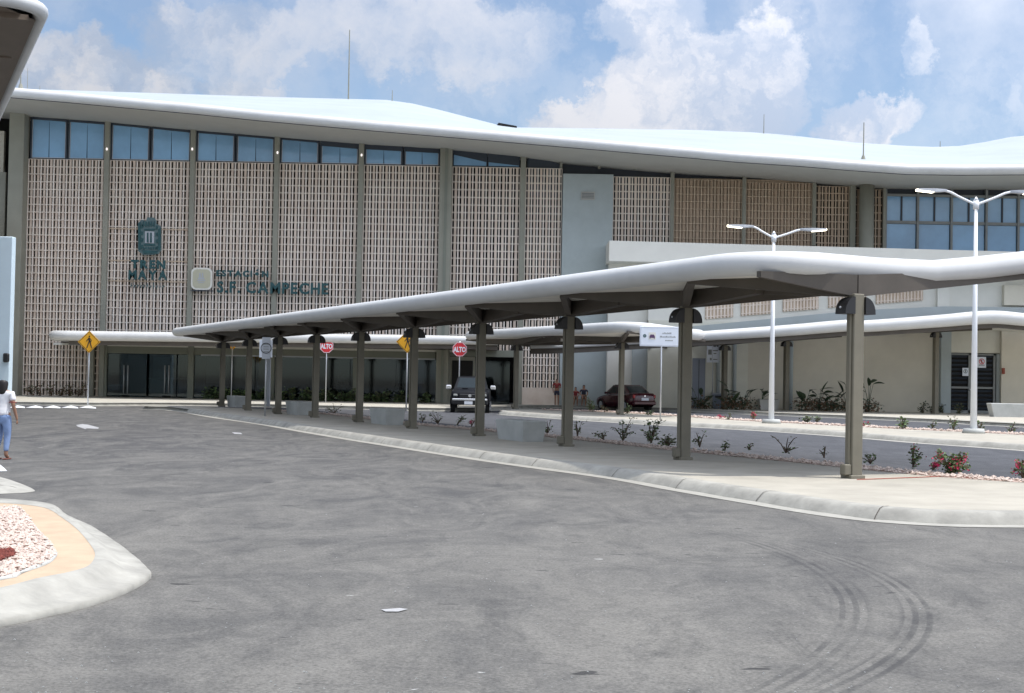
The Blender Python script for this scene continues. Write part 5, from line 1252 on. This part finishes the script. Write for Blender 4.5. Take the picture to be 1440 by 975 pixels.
# ---------------------------------------------------------------- people
def skin_obj(name, verts, edges, radii, mat, parent, root=0, lv=1):
    me = bpy.data.meshes.new(name); me.from_pydata(verts, edges, []); me.materials.append(MT[mat]); o = inst(name, me, parent)
    o.modifiers.new('skin', 'SKIN').use_smooth_shade = True; sk = me.skin_vertices
    if not sk:
        bm = bmesh.new(); bm.from_mesh(me); bm.verts.layers.skin.verify(); bm.to_mesh(me); bm.free(); sk = me.skin_vertices
    for i, r in enumerate(radii):
        sk[0].data[i].radius = (r, r) if not isinstance(r, tuple) else r; sk[0].data[i].use_root = (i == root)
    s = o.modifiers.new('subd', 'SUBSURF'); s.levels = lv; s.render_levels = lv
    return o
def chain_obj(name, chains, mat, parent, root=None, lv=1):
    # chains: lists of (xyz, radius); the first point of a chain may be an index tuple ('j', k) joining an earlier vertex
    V_, E_, R_ = [], [], []
    for ch in chains:
        prev = None
        for it in ch:
            if it[0] == 'j': prev = it[1]; continue
            V_.append(it[0]); R_.append(it[1]); i = len(V_)-1
            if prev is not None: E_.append((prev, i))
            prev = i
    return skin_obj(name, V_, E_, R_, mat, parent, 0, lv), V_
# walking woman seen from behind (facing +y), height 1.55
wp = G(6, 646.5, 0); wp.x -= .02
t = thing('person', 'woman in white t-shirt and light blue jeans walking away at the left edge', 'person', (wp.x-.03, wp.y, 0), R(-4))
body = [
 [((0,0,.86),(.13,.095)),((0,.01,1.02),(.115,.085)),((0,.01,1.16),(.135,.09)),((0,.0,1.26),(.12,.08)),((0,-.0,1.315),.05),((0,.012,1.36),.046),((0,.018,1.43),(.070,.082)),((0,.018,1.50),(.055,.065))],
 [('j',0),((.085,0,.80),.09),((.09,.03,.44),.058),((.085,-.02,.09),.036),((.085,.10,.035),.028)],
 [('j',0),((-.085,0,.80),.09),((-.10,.12,.45),.058),((-.10,-.02,.16),.036),((-.10,.10,.05),.028)],
 [('j',3),((.155,0,1.25),.050),((.215,-.03,1.02),.037),((.255,.03,.80),.026),((.262,.045,.745),(.03,.016))],
 [('j',3),((-.155,0,1.25),.050),((-.20,.04,1.02),.037),((-.20,.16,.83),.026),((-.20,.19,.775),(.03,.016))]]
o, vv = chain_obj('body', body, 'skin', t, lv=2)
hi = next(i for i, v in enumerate(vv) if abs(v[0]-.262) < 1e-6); hv = Vector(vv[hi])
for k in range(4): chain_obj('finger', [[((hv.x-.002, hv.y-.026+k*.017, hv.z-.01), .009), ((hv.x+.002, hv.y-.022+k*.017, hv.z-.05), .008), ((hv.x-.010, hv.y-.016+k*.015, hv.z-.078+abs(k-1.5)*.006), .0065)]], 'skin', t)
chain_obj('thumb', [[((hv.x-.01, hv.y+.03, hv.z+.012), .010), ((hv.x-.02, hv.y+.045, hv.z-.02), .009), ((hv.x-.024, hv.y+.042, hv.z-.045), .007)]], 'skin', t)
chain_obj('tshirt', [[((0,0,.80),(.158,.122)),((0,0,.90),(.152,.116)),((0,.01,1.0),(.138,.104)),((0,.01,1.15),(.155,.108)),((0,.0,1.255),(.135,.092)),((0,0,1.30),.066)],
 [('j',4),((.165,0,1.245),.066),((.205,-.02,1.10),.060)],[('j',4),((-.165,0,1.245),.066),((-.20,.03,1.10),.060)]], 'shirt', t, lv=2)
chain_obj('jeans', [[((0,0,.90),(.142,.108)),((0,-.012,.82),(.148,.118))],[('j',1),((.088,0,.74),.098),((.09,.028,.46),.070),((.087,-.01,.20),.052),((.087,-.015,.15),.050)],[('j',1),((-.088,.01,.74),.098),((-.10,.11,.47),.070),((-.10,.03,.26),.052),((-.10,.0,.21),.050)]], 'jeans', t, lv=2)
chain_obj('hair', [[((0,.0,1.50),(.085,.095)),((0,-.014,1.44),(.10,.10)),((0,-.035,1.36),(.10,.075)),((0,-.055,1.28),(.085,.045)),((0,-.06,1.22),(.055,.03))]], 'hair', t, lv=2)
MB().tube([(.205+.064*math.cos(a), -.03+.064*math.sin(a), 1.085) for a in [i*math.pi/5 for i in range(10)]], .009, 6, closed=True).obj('sleeve_trim', 'trim', t, True)
for s, x, y in ((1,.085,.03),(-1,-.10,.03)):
    MB().bevbox(x-.042, x+.042, y-.11, y+.13, .0, .028, .01).obj('sandal', 'sandal', t)
# small figures far away
def figure(x, y, Y, h, label, pose, cols_):
    b = P(x, y, Y); b.z = .15; t = thing('person', label, 'person', tuple(b), group=None); s = h/1.65
    sc = lambda ch: [[(tuple(c*s for c in it[0]), (tuple(q*s for q in it[1]) if isinstance(it[1], tuple) else it[1]*s)) if it[0] != 'j' else it for it in c_] for c_ in ch]
    if pose == 'stand':
        bd = [[((0,0,.9),(.14,.1)),((0,0,1.1),(.12,.09)),((0,0,1.32),(.14,.09)),((0,0,1.42),.05),((0,0,1.5),(.075,.08)),((0,0,1.6),(.06,.065))],
              [('j',0),((.09,0,.82),.085),((.10,-.03,.45),.055),((.10,0,.06),.04),((.11,-.12,.03),.03)],[('j',0),((-.09,0,.82),.085),((-.09,0,.45),.055),((-.09,0,.06),.04),((-.09,-.12,.03),.03)],
              [('j',2),((.19,0,1.33),.05),((.24,-.02,1.08),.038),((.12,-.2,1.12),.028),((.06,-.24,1.14),.03)],[('j',2),((-.19,0,1.33),.05),((-.25,0,1.06),.038),((-.22,-.08,.82),.028),((-.22,-.09,.76),.03)]]
        o, _ = chain_obj('body', sc(bd), 'skin', t, lv=1)
        chain_obj('top', sc([[((0,0,.98),(.15,.11)),((0,0,1.15),(.14,.105)),((0,0,1.33),(.155,.1)),],[('j',2),((.2,0,1.31),.065),((.23,-.01,1.18),.055)],[('j',2),((-.2,0,1.31),.065),((-.235,0,1.18),.055)]]), cols_[0], t, lv=1)
        chain_obj('shorts', sc([[((0,0,.95),(.15,.115)),((0,0,.86),(.155,.115))],[('j',1),((.09,0,.80),.1),((.10,-.02,.58),.075)],[('j',1),((-.09,0,.80),.1),((-.09,0,.58),.075)]]), cols_[1], t, lv=1)
        chain_obj('hair', sc([[((0,.01,1.64),(.07,.075)),((0,.03,1.55),(.078,.06)),((0,.06,1.45),(.06,.03))]]), 'hair', t, lv=1)
    else:
        bd = [[((0,0,.50),(.15,.12)),((0,.0,.70),(.12,.09)),((0,-.03,.93),(.14,.09)),((0,-.03,1.03),.05),((0,-.04,1.11),(.075,.08)),((0,-.04,1.21),(.06,.065))],
              [('j',0),((.09,-.1,.50),.09),((.11,-.42,.50),.06),((.10,-.40,.08),.042),((.10,-.52,.03),.03)],[('j',0),((-.09,-.1,.50),.09),((-.08,-.43,.52),.06),((-.12,-.36,.08),.042),((-.12,-.48,.03),.03)],
              [('j',2),((.18,-.03,.93),.05),((.23,-.12,.70),.038),((.12,-.32,.60),.028),((.09,-.37,.59),.03)],[('j',2),((-.18,-.03,.93),.05),((-.23,-.1,.70),.038),((-.12,-.30,.60),.028),((-.09,-.35,.59),.03)]]
        chain_obj('body', sc(bd), 'skin', t, lv=1)
        chain_obj('top', sc([[((0,0,.56),(.16,.13)),((0,0,.72),(.14,.105)),((0,-.03,.93),(.155,.1))],[('j',2),((.19,-.03,.91),.062),((.22,-.08,.80),.055)],[('j',2),((-.19,-.03,.91),.062),((-.22,-.08,.80),.055)]]), cols_[0], t, lv=1)
        chain_obj('shorts', sc([[((0,0,.52),(.165,.14)),((0,-.05,.49),(.16,.12))],[('j',1),((.09,-.1,.50),.1),((.10,-.32,.51),.078)],[('j',1),((-.09,-.1,.50),.1),((-.085,-.32,.52),.078)]]), cols_[1], t, lv=1)
        chain_obj('hair', sc([[((0,-.02,1.25),(.075,.08)),((0,.01,1.15),(.085,.065)),((0,.05,1.02),(.075,.035)),((0,.06,.9),(.05,.02))]]), 'hair', t, lv=1)
    return t
figure(783, 548, YF-.7, 1.62, 'person in dark red clothes standing by the block screen, half hidden by a column', 'stand', ('redcloth','dblue'))
figure(809.5, 548, YF-1.0, 1.5, 'seated person in red and white top, left of the two by the teal wall', 'sit', ('redcloth','dblue'))
figure(821, 548, YF-1.0, 1.68, 'seated long haired person in dark top, right of the two by the teal wall', 'sit', ('dblue','dblue'))
p = P(815, 548, YF-1.0); t = thing('low_bench', 'low pale bench under the two seated people by the teal wall', 'bench', (p.x, p.y+.05, .15)); MB().bevbox(-.75,.75,-.12,.3,0,.42,.03).obj('seat_block', 'conc', t)
# red painted mark at the foot of the nearest column
b = G(1213, 675.5, .155); o = MB().tube([G(x, y, .165) for x, y in ((1205,674.5),(1222,674),(1260,672.5),(1300,671),(1330,669.5),(1350,670),(1364,672.5))], .008, 5).obj('hose', 'orange'); tag(o, 'thin orange hose from the nearest column to the bougainvillea', 'hose')
# loose specks on the near asphalt
r = random.Random(77); mb = MB()
for i in range(260):
    x, y = r.uniform(-20, 1460), 975-(r.random()**1.6)*290
    if y < 900 and x < 260: continue
    p = G(x, y, 0)
    if p.y < 20.0: s = r.uniform(.003, .009); mb.add([(p.x-s,p.y,.002),(p.x+s,p.y-s*.6,.002),(p.x+s*.4,p.y+s,.002),(p.x,p.y,.002+s*.8)], [(0,1,3),(1,2,3),(2,0,3)])
tag(mb.obj('loose_grit', 'conc', fix=False), label='loose pale grit scattered on the near asphalt', kind='stuff')

def settle(root):
    # put the empties of world-built things at their base
    ch = list(root.children)
    if root.type != 'EMPTY' or root.location.length > .01: return
    mn = Vector((1e9,)*3); mx = -mn
    for c in ch:
        if c.type == 'MESH':
            for v in c.bound_box: 
                q = Vector(v)+c.location; mn = Vector(map(min, mn, q)); mx = Vector(map(max, mx, q))
    base = Vector(((mn.x+mx.x)/2, (mn.y+mx.y)/2, mn.z)); root.location = base
    for c in ch: c.location = c.location-base
for o in list(C.objects):
    if o.parent is None and o.type == 'EMPTY': settle(o)
